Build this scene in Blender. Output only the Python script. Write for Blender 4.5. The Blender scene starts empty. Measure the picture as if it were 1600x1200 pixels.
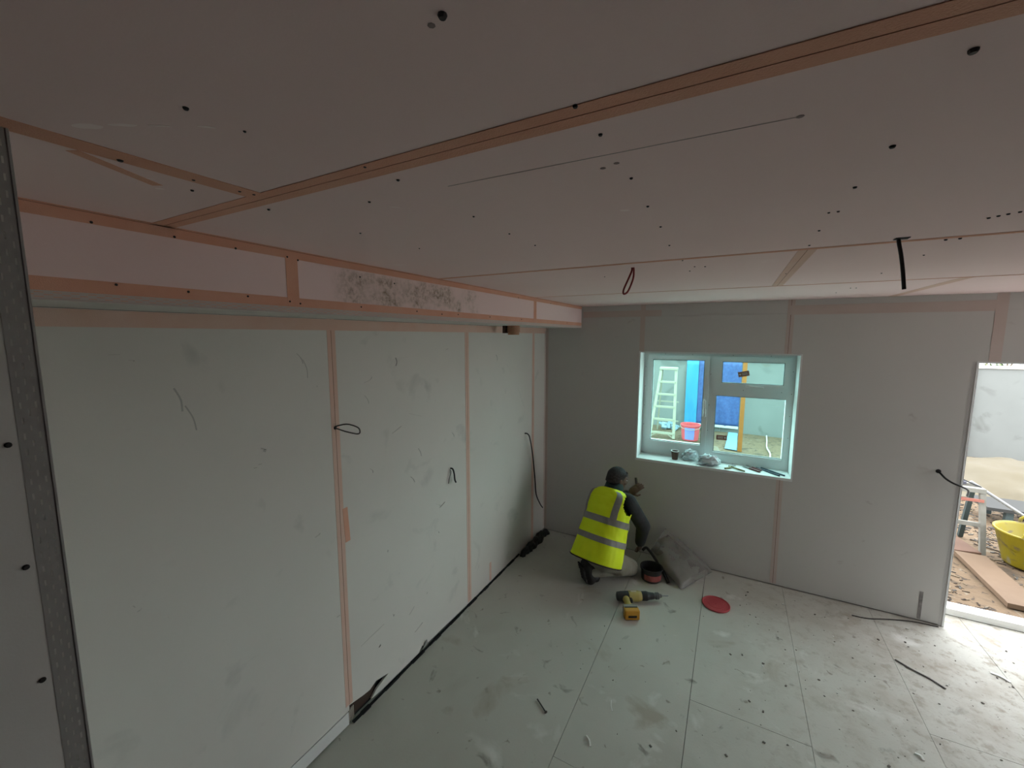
import bpy, bmesh, math, random
from mathutils import Vector, Matrix, noise as mnoise
random.seed(7)
V = Vector
SC = bpy.context.scene
COL = SC.collection

# ------------------------------------------------------------------ camera
cam_d = bpy.data.cameras.new('camera')
cam_d.sensor_fit = 'HORIZONTAL'; cam_d.sensor_width = 36.0
cam_d.lens = 638.3 / 1600 * 36.0
cam_d.clip_start = 0.02; cam_d.clip_end = 200
cam = bpy.data.objects.new('camera', cam_d); COL.objects.link(cam)
PITCH, YAW, ROLL = 0.11758, 0.49595, 0.0015
fw0 = V((-math.sin(YAW), math.cos(YAW), 0)); rt0 = V((math.cos(YAW), math.sin(YAW), 0)); up0 = V((0, 0, 1))
fw = fw0 * math.cos(PITCH) - up0 * math.sin(PITCH)
u2 = fw0 * math.sin(PITCH) + up0 * math.cos(PITCH)
rt = rt0 * math.cos(ROLL) + u2 * math.sin(ROLL)
up = -rt0 * math.sin(ROLL) + u2 * math.cos(ROLL)
cam.matrix_world = Matrix(((rt.x, up.x, -fw.x, 0), (rt.y, up.y, -fw.y, 0), (rt.z, up.z, -fw.z, 2.214), (0, 0, 0, 1)))
SC.camera = cam

# ------------------------------------------------------------------ light: overcast sky
world = bpy.data.worlds.new('overcast_sky'); SC.world = world; world.use_nodes = True
wn = world.node_tree.nodes; wl = world.node_tree.links
bgn = wn['Background']
bgn.inputs['Color'].default_value = (0.93, 0.97, 1.0, 1); bgn.inputs['Strength'].default_value = 1.25
SC.view_settings.view_transform = 'Standard'
SC.view_settings.look = 'None'
SC.view_settings.gamma = 1.0
SC.view_settings.use_curve_mapping = False
SC.view_settings.exposure = 2.6

# ------------------------------------------------------------------ materials
MATS = {}
def mat(name, col, rough=0.8, col2=None, scale=6.0, fac=0.5, bump=0.0, bscale=60.0, metal=0.0, spots=None, spec=0.35, detail=4.0):
    """principled material; col2 = second colour mixed by noise, spots = (colour, scale, threshold, softness)"""
    if name in MATS: return MATS[name]
    m = bpy.data.materials.new(name); m.use_nodes = True
    nt = m.node_tree; n = nt.nodes; l = nt.links
    b = n['Principled BSDF']
    b.inputs['Roughness'].default_value = rough
    b.inputs['Metallic'].default_value = metal
    b.inputs['Specular IOR Level'].default_value = spec
    b.inputs['Base Color'].default_value = (*col, 1)
    geo = n.new('ShaderNodeNewGeometry')
    out = None
    if col2 is not None:
        nz = n.new('ShaderNodeTexNoise'); nz.inputs['Scale'].default_value = scale; nz.inputs['Detail'].default_value = detail
        l.new(geo.outputs['Position'], nz.inputs['Vector'])
        rmp = n.new('ShaderNodeMapRange'); rmp.inputs[1].default_value = 0.5 - fac * 0.5; rmp.inputs[2].default_value = 0.5 + fac * 0.5
        l.new(nz.outputs['Fac'], rmp.inputs[0])
        mx = n.new('ShaderNodeMix'); mx.data_type = 'RGBA'
        mx.inputs[6].default_value = (*col, 1); mx.inputs[7].default_value = (*col2, 1)
        l.new(rmp.outputs[0], mx.inputs[0]); out = mx.outputs[2]
    if spots:
        for k, (sc_col, ssc, thr, soft) in enumerate(spots):
            nz = n.new('ShaderNodeTexNoise'); nz.inputs['Scale'].default_value = ssc; nz.inputs['Detail'].default_value = 6
            nz.inputs['Distortion'].default_value = 0.6
            mp = n.new('ShaderNodeMapping'); mp.inputs['Location'].default_value = (3.1 * k + 1, 5.7 * k, 2.3 * k)
            l.new(geo.outputs['Position'], mp.inputs['Vector']); l.new(mp.outputs[0], nz.inputs['Vector'])
            r = n.new('ShaderNodeMapRange'); r.inputs[1].default_value = thr; r.inputs[2].default_value = thr + soft
            l.new(nz.outputs['Fac'], r.inputs[0])
            mx = n.new('ShaderNodeMix'); mx.data_type = 'RGBA'
            if out is None: mx.inputs[6].default_value = (*col, 1)
            else: l.new(out, mx.inputs[6])
            mx.inputs[7].default_value = (*sc_col, 1)
            l.new(r.outputs[0], mx.inputs[0]); out = mx.outputs[2]
    if out is not None: l.new(out, b.inputs['Base Color'])
    if bump:
        nb = n.new('ShaderNodeTexNoise'); nb.inputs['Scale'].default_value = bscale; nb.inputs['Detail'].default_value = 5
        l.new(geo.outputs['Position'], nb.inputs['Vector'])
        bp = n.new('ShaderNodeBump'); bp.inputs['Strength'].default_value = bump; bp.inputs['Distance'].default_value = 0.01
        l.new(nb.outputs['Fac'], bp.inputs['Height']); l.new(bp.outputs[0], b.inputs['Normal'])
    MATS[name] = m
    return m

def glass_mat(name, tint, gloss=0.06):
    m = bpy.data.materials.new(name); m.use_nodes = True
    nt = m.node_tree; n = nt.nodes; l = nt.links; n.clear()
    o = n.new('ShaderNodeOutputMaterial'); t = n.new('ShaderNodeBsdfTransparent'); g = n.new('ShaderNodeBsdfGlossy'); mx = n.new('ShaderNodeMixShader')
    t.inputs[0].default_value = (*tint, 1); g.inputs['Roughness'].default_value = 0.02; g.inputs[0].default_value = (0.8, 0.95, 0.95, 1)
    mx.inputs[0].default_value = gloss
    l.new(t.outputs[0], mx.inputs[1]); l.new(g.outputs[0], mx.inputs[2]); l.new(mx.outputs[0], o.inputs[0])
    MATS[name] = m; return m

def plastic_film(name, col, alpha, rough=0.3):
    m = bpy.data.materials.new(name); m.use_nodes = True
    nt = m.node_tree; n = nt.nodes; l = nt.links
    b = n['Principled BSDF']; b.inputs['Base Color'].default_value = (*col, 1); b.inputs['Roughness'].default_value = rough
    t = n.new('ShaderNodeBsdfTransparent'); mx = n.new('ShaderNodeMixShader'); o = n['Material Output']
    nz = n.new('ShaderNodeTexNoise'); nz.inputs['Scale'].default_value = 5; nz.inputs['Detail'].default_value = 4
    geo = n.new('ShaderNodeNewGeometry'); l.new(geo.outputs['Position'], nz.inputs['Vector'])
    r = n.new('ShaderNodeMapRange'); r.inputs[1].default_value = 0.35; r.inputs[2].default_value = 0.7
    r.inputs[3].default_value = alpha - 0.12; r.inputs[4].default_value = min(1, alpha + 0.15)
    l.new(nz.outputs['Fac'], r.inputs[0]); l.new(r.outputs[0], mx.inputs[0])
    l.new(t.outputs[0], mx.inputs[1]); l.new(b.outputs[0], mx.inputs[2]); l.new(mx.outputs[0], o.inputs[0])
    MATS[name] = m; return m

BOARD = mat('wall_plasterboard', (0.62, 0.595, 0.55), 0.9, (0.67, 0.645, 0.60), 1.3, 0.5, 0.03, 260,
            spots=[((0.50, 0.49, 0.46), 4.0, 0.62, 0.16), ((0.40, 0.385, 0.36), 23.0, 0.74, 0.05)])
BOARD_B = mat('wall_plasterboard_back', (0.55, 0.54, 0.515), 0.9, (0.59, 0.58, 0.555), 1.1, 0.5, 0.03, 260,
            spots=[((0.44, 0.41, 0.39), 6.0, 0.69, 0.10)])
PINK = mat('pink_plasterboard', (0.80, 0.615, 0.59), 0.9, (0.83, 0.65, 0.625), 1.5, 0.5, 0.03, 260,
            spots=[((0.85, 0.71, 0.69), 2.2, 0.68, 0.12)])
TAPE = mat('orange_scrim_tape', (0.70, 0.345, 0.235), 0.9, (0.71, 0.41, 0.30), 9, 0.6, 0.25, 420)
TAPE_W = mat('pale_scrim_tape', (0.68, 0.44, 0.345), 0.9, (0.68, 0.50, 0.42), 9, 0.6, 0.25, 420)
TAPE_B = mat('faint_scrim_tape', (0.56, 0.455, 0.41), 0.9, (0.59, 0.51, 0.47), 5, 0.6, 0.15, 420)
JOINT = mat('joint_gap', (0.22, 0.10, 0.07), 0.9)
DARK = mat('dark_cavity', (0.03, 0.03, 0.03), 0.9)
SCREW = mat('black_screw', (0.02, 0.018, 0.018), 0.5)
CORE = mat('wall_core', (0.35, 0.34, 0.32), 0.9)
GALV = mat('galvanised_bead', (0.27, 0.26, 0.25), 0.6, (0.34, 0.33, 0.32), 30, 0.6, metal=0.3)
WHITE_BEAD = mat('white_bead', (0.75, 0.77, 0.76), 0.6)
FLOORM = mat('floor_board', (0.47, 0.46, 0.41), 0.7, (0.55, 0.54, 0.49), 1.8, 0.5, 0.05, 90,
            spots=[((0.44, 0.42, 0.37), 1.6, 0.58, 0.18), ((0.25, 0.23, 0.20), 7.0, 0.66, 0.08), ((0.68, 0.67, 0.63), 3.3, 0.62, 0.10), ((0.40, 0.36, 0.30), 2.3, 0.63, 0.08), ((0.30,0.27,0.23), 14.0, 0.68, 0.06), ((0.16, 0.15, 0.13), 34.0, 0.74, 0.03)])
def floor_dirt():
    n = FLOORM.node_tree.nodes; l = FLOORM.node_tree.links; b = n['Principled BSDF']; src = b.inputs['Base Color'].links[0].from_socket
    geo = n.new('ShaderNodeNewGeometry'); sep = n.new('ShaderNodeSeparateXYZ'); l.new(geo.outputs['Position'], sep.inputs[0])
    a = n.new('ShaderNodeMapRange'); a.inputs[1].default_value = -0.2; a.inputs[2].default_value = 1.8; l.new(sep.outputs['X'], a.inputs[0])
    for (sc_, thr, soft, col) in ((3.0, 0.47, 0.16, (0.36,0.315,0.255)), (11.0, 0.52, 0.12, (0.30,0.255,0.20)), (40.0, 0.60, 0.08, (0.20,0.17,0.14))):
        nz = n.new('ShaderNodeTexNoise'); nz.inputs['Scale'].default_value = sc_; nz.inputs['Detail'].default_value = 7; nz.inputs['Roughness'].default_value = 0.65; l.new(geo.outputs['Position'], nz.inputs['Vector'])
        r = n.new('ShaderNodeMapRange'); r.inputs[1].default_value = thr; r.inputs[2].default_value = thr+soft; r.inputs[4].default_value = 0.85; l.new(nz.outputs['Fac'], r.inputs[0])
        q = n.new('ShaderNodeMath'); q.operation = 'MULTIPLY'; l.new(a.outputs[0], q.inputs[0]); l.new(r.outputs[0], q.inputs[1])
        mx = n.new('ShaderNodeMix'); mx.data_type = 'RGBA'; l.new(q.outputs[0], mx.inputs[0]); l.new(src, mx.inputs[6]); mx.inputs[7].default_value = (*col, 1); src = mx.outputs[2]
    l.new(src, b.inputs['Base Color'])
floor_dirt()
MEMB = mat('black_membrane', (0.012, 0.013, 0.015), 0.4, bump=0.4, bscale=40)
FRAME = mat('white_upvc', (0.82, 0.85, 0.85), 0.45, spec=0.5)
REVEAL = mat('reveal_board', (0.74, 0.76, 0.75), 0.8)
GLASS = glass_mat('tinted_glass', (0.76, 1.0, 0.965))
CABLE_G = mat('grey_cable', (0.10, 0.095, 0.09), 0.5)
CABLE_K = mat('black_cable', (0.02, 0.02, 0.02), 0.5)
CABLE_R = mat('red_cable', (0.30, 0.03, 0.035), 0.5)

# ------------------------------------------------------------------ mesh helpers
class MB:
    def __init__(s): s.v = []; s.f = []; s.mi = []
    def _add(s, vs, fs, mi=0):
        o = len(s.v); s.v += [V(p) for p in vs]; s.f += [tuple(i + o for i in f) for f in fs]; s.mi += [mi] * len(fs); return s
    def box(s, lo, hi, mi=0):
        x0, y0, z0 = lo; x1, y1, z1 = hi
        return s._add([(x0,y0,z0),(x1,y0,z0),(x1,y1,z0),(x0,y1,z0),(x0,y0,z1),(x1,y0,z1),(x1,y1,z1),(x0,y1,z1)],
                      [(0,3,2,1),(4,5,6,7),(0,1,5,4),(1,2,6,5),(2,3,7,6),(3,0,4,7)], mi)
    def obox(s, c, ax, ay, az, mi=0):
        """oriented box: centre and three half-axis vectors"""
        c = V(c); ax = V(ax); ay = V(ay); az = V(az)
        vs = [c + ax*i + ay*j + az*k for k in (-1,1) for (i,j) in ((-1,-1),(1,-1),(1,1),(-1,1))]
        return s._add(vs, [(0,3,2,1),(4,5,6,7),(0,1,5,4),(1,2,6,5),(2,3,7,6),(3,0,4,7)], mi)
    def bar(s, a, b, w, h, upv=(0,0,1), mi=0):
        a = V(a); b = V(b); d = (b - a); L = d.length; d.normalize()
        sx = d.cross(V(upv))
        if sx.length < 1e-4: sx = d.cross(V((1,0,0)))
        sx.normalize(); u = sx.cross(d)
        return s.obox((a+b)/2, d*(L/2), sx*(w/2), u*(h/2), mi)
    def tube(s, pts, r, n=8, mi=0, caps=True):
        pts = [V(p) for p in pts]; rs = r if isinstance(r, (list, tuple)) else [r]*len(pts)
        o = len(s.v); prev = None
        for i, p in enumerate(pts):
            d = (pts[min(i+1, len(pts)-1)] - pts[max(i-1, 0)]).normalized()
            if prev is None:
                a = d.cross(V((0,0,1)));  a = a if a.length > 1e-3 else d.cross(V((1,0,0)))
            else:
                a = prev - d * prev.dot(d)
                if a.length < 1e-5: a = d.cross(V((0.3,0.5,1)))
            a.normalize(); prev = a; b = d.cross(a)
            for k in range(n):
                t = 2*math.pi*k/n; s.v.append(p + a*math.cos(t)*rs[i] + b*math.sin(t)*rs[i])
        for i in range(len(pts)-1):
            for k in range(n):
                k2 = (k+1) % n
                s.f.append((o+i*n+k, o+i*n+k2, o+(i+1)*n+k2, o+(i+1)*n+k)); s.mi.append(mi)
        if caps:
            s.f.append(tuple(o+k for k in range(n))[::-1]); s.mi.append(mi)
            e = o+(len(pts)-1)*n; s.f.append(tuple(e+k for k in range(n))); s.mi.append(mi)
        return s
    def lathe(s, c, prof, n=24, axis=(0,0,1), mi=0, cap0=True, cap1=True):
        """prof: list of (radius, height along axis)"""
        c = V(c); d = V(axis).normalized(); a = d.cross(V((0,0,1)));  a = a if a.length > 1e-3 else V((1,0,0)); a.normalize(); b = d.cross(a)
        o = len(s.v)
        for (r, h) in prof:
            for k in range(n):
                t = 2*math.pi*k/n; s.v.append(c + d*h + (a*math.cos(t) + b*math.sin(t))*r)
        for i in range(len(prof)-1):
            for k in range(n):
                k2 = (k+1) % n; s.f.append((o+i*n+k, o+i*n+k2, o+(i+1)*n+k2, o+(i+1)*n+k)); s.mi.append(mi)
        if cap0: s.f.append(tuple(o+k for k in range(n))[::-1]); s.mi.append(mi)
        if cap1:
            e = o+(len(prof)-1)*n; s.f.append(tuple(e+k for k in range(n))); s.mi.append(mi)
        return s
    def rings(s, rings, mi=0, cap0=False, cap1=False, skip=None):
        n = len(rings[0]); o = len(s.v)
        for r_ in rings: s.v += [V(p) for p in r_]
        for i in range(len(rings)-1):
            for k in range(n):
                k2 = (k+1) % n
                if skip and skip(i, k): continue
                s.f.append((o+i*n+k, o+i*n+k2, o+(i+1)*n+k2, o+(i+1)*n+k)); s.mi.append(mi)
        if cap0: s.f.append(tuple(o+k for k in range(n))[::-1]); s.mi.append(mi)
        if cap1:
            e = o+(len(rings)-1)*n; s.f.append(tuple(e+k for k in range(n))); s.mi.append(mi)
        return s
    def capsule(s, a, b, ra, rb, n=12, m=5):
        """closed tapered capsule"""
        a = V(a); b = V(b); d = (b-a); L = d.length
        d = d.normalized() if L > 1e-6 else V((0,0,1))
        prof = []
        for i in range(m+1):
            t = -math.pi/2 + math.pi/2*i/m; prof.append((max(ra*math.cos(t), ra*0.02), ra*math.sin(t)))
        for i in range(m+1):
            t = math.pi/2*i/m; prof.append((max(rb*math.cos(t), rb*0.02), L + rb*math.sin(t)))
        return s.lathe(a, prof, n, d)
    def ellipsoid(s, c, ax, ay, az, n=16, m=10):
        c = V(c); ax = V(ax); ay = V(ay); az = V(az); rs = []
        for i in range(m+1):
            t = -math.pi/2 + math.pi*i/m; cr = max(math.cos(t), 0.02)
            rs.append([c + az*math.sin(t) + (ax*math.cos(2*math.pi*k/n) + ay*math.sin(2*math.pi*k/n))*cr for k in range(n)])
        return s.rings(rs, cap0=True, cap1=True)
    def build(s, name, m, parent=None, smooth=False, origin=None, bevel=0.0, sub=0):
        me = bpy.data.meshes.new(name)
        if origin is None:
            if parent is not None: origin = V(parent['_w'])
            else:
                xs = [p.x for p in s.v]; ys = [p.y for p in s.v]; zs = [p.z for p in s.v]
                origin = V(((min(xs)+max(xs))/2, (min(ys)+max(ys))/2, min(zs)))
        origin = V(origin)
        me.from_pydata([tuple(p - origin) for p in s.v], [], s.f)
        ms = m if isinstance(m, (list, tuple)) else [m]
        for q in ms: me.materials.append(q)
        if len(ms) > 1: me.polygons.foreach_set('material_index', s.mi)
        if smooth: me.polygons.foreach_set('use_smooth', [True]*len(me.polygons))
        me.update()
        o = bpy.data.objects.new(name, me); COL.objects.link(o)
        if parent is not None:
            o.parent = parent; o.location = origin - V(parent['_w'])
        else: o.location = origin
        o['_w'] = tuple(origin)
        if bevel:
            bv = o.modifiers.new('bevel', 'BEVEL'); bv.width = bevel; bv.segments = 2; bv.limit_method = 'ANGLE'
        if sub:
            sd = o.modifiers.new('sub', 'SUBSURF'); sd.levels = sub; sd.render_levels = sub
        return o

def recalc(o):
    bm = bmesh.new(); bm.from_mesh(o.data); bmesh.ops.recalc_face_normals(bm, faces=bm.faces); bm.to_mesh(o.data); bm.free(); return o

def thing(name, loc, label=None, cat=None, group=None, kind=None):
    o = bpy.data.objects.new(name, None); COL.objects.link(o); o.location = loc; o.empty_display_size = 0.05
    o['_w'] = tuple(loc); tag(o, label, cat, group, kind); return o
def tag(o, label=None, cat=None, group=None, kind=None):
    if label: o['label'] = label
    if cat: o['category'] = cat
    if group: o['group'] = group
    if kind: o['kind'] = kind
    return o

def cells(mb, us, ws, filled, d0, d1, plane):
    """slab made of a grid of cells, only outer faces; plane 'Y': u=x,w=z,d=y ; 'X': u=y,w=z,d=x ; 'Z': u=x,w=y,d=z"""
    def P(u, w, d):
        return (u, d, w) if plane == 'Y' else (d, u, w) if plane == 'X' else (u, w, d)
    nu, nw = len(us)-1, len(ws)-1
    F = lambda i, j: 0 <= i < nu and 0 <= j < nw and filled((us[i]+us[i+1])/2, (ws[j]+ws[j+1])/2)
    for i in range(nu):
        for j in range(nw):
            if not F(i, j): continue
            a, b, c, d = us[i], us[i+1], ws[j], ws[j+1]
            mb._add([P(a,c,d0),P(b,c,d0),P(b,d,d0),P(a,d,d0)], [(0,1,2,3)])
            mb._add([P(a,c,d1),P(b,c,d1),P(b,d,d1),P(a,d,d1)], [(3,2,1,0)])
            if not F(i-1, j): mb._add([P(a,c,d0),P(a,d,d0),P(a,d,d1),P(a,c,d1)], [(0,1,2,3)])
            if not F(i+1, j): mb._add([P(b,c,d0),P(b,d,d0),P(b,d,d1),P(b,c,d1)], [(3,2,1,0)])
            if not F(i, j-1): mb._add([P(a,c,d0),P(b,c,d0),P(b,c,d1),P(a,c,d1)], [(3,2,1,0)])
            if not F(i, j+1): mb._add([P(a,d,d0),P(b,d,d0),P(b,d,d1),P(a,d,d1)], [(0,1,2,3)])
    return mb

def spline(pts, n=8):
    """Catmull-Rom through points"""
    pts = [V(p) for p in pts]; out = []
    for i in range(len(pts)-1):
        p0 = pts[max(i-1,0)]; p1 = pts[i]; p2 = pts[i+1]; p3 = pts[min(i+2,len(pts)-1)]
        for k in range(n):
            t = k/n
            out.append(0.5*((2*p1)+(p2-p0)*t+(2*p0-5*p1+4*p2-p3)*t*t+(3*p1-p0-3*p2+p3)*t*t*t))
    out.append(pts[-1]); return out

# ================================================================== SETTING
XL, YB, ZC = -1.807, 4.121, 2.514      # left wall, back wall, ceiling
XR, YR = 3.3, -6.5                     # right wall, rear wall (behind the camera)
BX, BZ = -1.41, 2.297                  # bulkhead face, bulkhead underside
NX, NY = -0.95, 0.207                  # partition corner on the left
WX0, WX1, WZ0, WZ1 = -0.812, 0.505, 0.992, 2.066
DX0, DX1, DZ = 1.525, 3.20, 2.037  # doorway widened out of view to let in more daylight
YO = 4.47                              # outer face of back wall

# ---- floor: slab with separate panels 0.6 m wide
fl = MB().box((XL-0.15, YR-0.1, -0.12), (XR+0.1, YO, -0.022)).build('floor', DARK)
tag(fl, 'pale grey floor of long narrow boards marked with dust and dirt', 'floor', kind='structure')
g = 0.0009
xs = [-1.95, -0.72, -0.115, 0.497, 1.09, 1.69, 2.29, 2.89, XR]
cuts = {1: [1.795], 2: [2.51], 4: [2.917], 6: [2.2]}
for i in range(len(xs)-1):
    ys = sorted([YR, 1.0] + [c for c in cuts.get(i, []) if c > 1.1] + [4.33])
    for a, b in zip(ys[:-1], ys[1:]):
        dz = random.uniform(-0.0012, 0.0)
        MB().box((xs[i]+(g if i in (3, 4) else 0.0015), a+g, -0.022), (xs[i+1]-(g if i in (2, 3) else 0.0015), b-g, dz)).build('floor_board', FLOORM if b > 1.2 else mat('dark_unseen_floor', (0.2,0.19,0.18), 0.95), fl)  # unseen floor behind the view darkened to cut bounced light

# ---- screws (shared mesh, copied)
def disc_mesh(r=0.0037, h=0.003):
    mb = MB().lathe((0,0,0), [(r, -0.0005), (r, h*0.4), (r*0.7, h)], 10); me = bpy.data.meshes.new('screw')
    me.from_pydata([tuple(p) for p in mb.v], [], mb.f); me.materials.append(SCREW); return me
SCREW_ME = disc_mesh()
def screw(parent, p, normal, s=1.0, stretch=1.0):
    o = bpy.data.objects.new('screw', SCREW_ME); COL.objects.link(o); o.parent = parent
    o.location = V(p) - V(parent['_w']); o.rotation_euler = V(normal).to_track_quat('Z', 'Y').to_euler(); o.scale = (s*stretch, s, s)
    return o

def tape(parent, a, b, w, normal, m, line=0.0022, th=0.0012, name='tape'):
    """strip of scrim tape with the joint showing along its middle"""
    a = V(a); b = V(b); nrm = V(normal).normalized(); d = (b-a).normalized(); sx = d.cross(nrm)
    mb = MB()
    if line > 0:
        for sgn in (-1, 1):
            c = (a+b)/2 + sx*sgn*(w/4 + line/4) + nrm*th/2
            mb.obox(c, d*((b-a).length/2), sx*((w-line)/4), nrm*(th/2), 0)
        mb.obox((a+b)/2 + nrm*th*0.15, d*((b-a).length/2), sx*(line/2), nrm*(th*0.15), 1)
        return mb.build(name, [m, JOINT], parent)
    return mb.obox((a+b)/2 + nrm*th/2, d*((b-a).length/2), sx*(w/2), nrm*(th/2)).build(name, m, parent)

# ---- ceiling
ce = MB().box((XL-0.15, YR-0.1, ZC+0.0125), (XR+0.1, YO, ZC+0.15)).build('ceiling', CORE)
tag(ce, 'low ceiling of pink plasterboard sheets with orange taped joints', 'ceiling', kind='structure')
rows = [(YR, -3.5, [XR]), (-3.5, -0.631, [XR]), (-0.631, 0.569, [-0.93, 1.47, XR]), (0.569, 1.77, [2.1, XR]), (1.77, 2.97, [0.207, 2.6, XR]), (2.97, 4.134, [1.03, XR])]
for (y0, y1, ex) in rows:
    x = BX - 0.05
    for e in ex:
        MB().box((x+0.001, y0+0.001, ZC), (e-0.001, y1-0.001, ZC+0.0124)).build('plasterboard', PINK, ce); x = e
DN = (0, 0, -1)
tape(ce, (BX, 0.569, ZC), (XR, 0.569, ZC), 0.052, DN, TAPE)
tape(ce, (-0.935, NY-0.05, ZC-0.0002), (-0.925, 0.56, ZC-0.0002), 0.05, DN, TAPE, 0)
tape(ce, (-0.97, 0.28, ZC), (-1.04, 0.42, ZC), 0.022, DN, TAPE, 0, 0.0005)
tape(ce, (BX, 1.77, ZC), (XR, 1.77, ZC), 0.026, DN, TAPE)
tape(ce, (BX, 2.97, ZC), (XR, 2.97, ZC), 0.016, DN, TAPE, 0.004)
tape(ce, (0.207, 1.785, ZC), (0.207, 2.965, ZC), 0.055, DN, TAPE_W)
tape(ce, (1.03, 2.98, ZC), (1.03, YB, ZC), 0.05, DN, TAPE_W, 0)
tape(ce, (BX, NY-0.4, ZC), (BX, YB, ZC), 0.03, DN, TAPE, 0)
for (x, y, s) in [(-0.259,0.34,1.25),(-0.658,0.305,1.0),(-0.655,0.378,0.6),(-0.201,0.545,1.0),(-0.598,0.552,0.8),(-0.194,0.636,0.9),(-0.191,0.831,0.9),
        (-0.591,0.627,0.9),(-0.742,0.694,0.9),(-0.999,0.62,0.9),(-0.92,0.541,0.9),(-0.927,0.516,0.9),(-0.939,0.438,0.9),(-1.01,0.467,0.9),(-0.946,0.332,1.3),
        (0.204,0.643,1.3),(0.203,0.892,1.2),(0.197,1.093,1.0),(0.185,1.282,0.8),(0.203,1.28,0.9),(-0.195,1.023,0.9),(-0.197,1.225,0.9),(0.195,1.481,0.9),
        (-0.208,1.483,0.9),(-0.598,0.9,0.8),(-0.603,1.097,0.8),(-0.602,1.273,0.8),(-0.977,1.13,0.7),(-0.987,0.884,0.8),(0.201,1.701,0.9),
        (0.551,1.527,1.0),(0.563,1.514,1.0),(0.575,1.502,1.0),(0.59,1.49,1.0),(0.605,1.478,1.0),(0.561,1.8,1.2),(0.592,1.797,1.2),(0.6,0.7,1.2),(0.6,0.95,1.0),(0.6,1.2,1.0),
        (-0.20,1.80,0.8),(0.20,2.4,0.9),(-0.2,2.1,0.9),(-0.6,2.1,0.8),(0.6,2.1,0.9),(0.6,2.6,0.9),(-0.17,1.98,0.9),(-0.13,2.0,0.9),(0.62,3.3,0.9),(0.65,3.31,0.9),(0.6,3.6,0.9)]:
    screw(ce, (x, y, ZC), DN, s)
# torn paper marks and a pencil line drawn across the sheet
MARK = mat('paper_tear', (0.28, 0.22, 0.21), 0.9)
for (x, y, sx, sy) in [(-0.277,0.346,0.0045,0.005),(-0.199,0.751,0.006,0.006),(-0.226,0.761,0.006,0.006),(0.062,0.717,0.006,0.005)]:
    MB().lathe((x,y,ZC), [(sx,-0.0002),(sx*0.6,0.0008)], 7, DN).build('paper_tear', MARK, ce)
SMEAR = mat('dust_smear', (0.90,0.76,0.73), 0.95)
for (x, y, a, L, w) in [(-0.84,0.262,0.5,0.022,0.008),(-0.79,0.285,0.55,0.020,0.004),(-0.745,0.312,0.6,0.016,0.002),(-0.69,0.345,0.7,0.012,0.003),(-1.02,0.385,0.9,0.022,0.0022),(-1.06,0.43,0.9,0.008,0.004),(-0.25,1.03,0.4,0.012,0.006),(-0.72,0.75,0.8,0.015,0.003)]:
    sm_ = MB(); c = V((x,y,ZC)); d = V((math.cos(a),math.sin(a),0)); q = V((-d.y,d.x,0))
    P_ = [c + d*L*math.cos(t)*(1+0.25*mnoise.noise(V((x*9,y*9,t)))) + q*w*math.sin(t)*(1+0.4*mnoise.noise(V((t*2,x*7,y)))) for t in [2*math.pi*k/18 for k in range(18)]]
    sm_._add([p + V((0,0,0.002)) for p in P_] + [p - V((0,0,0.0002 + 0.0003*(L*100 % 1))) for p in P_], [tuple(range(18)), tuple(range(35,17,-1))] + [(k, (k+1) % 18, 18+(k+1) % 18, 18+k) for k in range(18)]); recalc(sm_.build('dust_smear', SMEAR, ce))
MB().bar((-0.527,0.701,ZC-0.0002), (0.062,0.717,ZC-0.0002), 0.0018, 0.0006).build('pencil_line', mat('pencil_line', (0.46,0.37,0.35), 0.9), ce)

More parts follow.
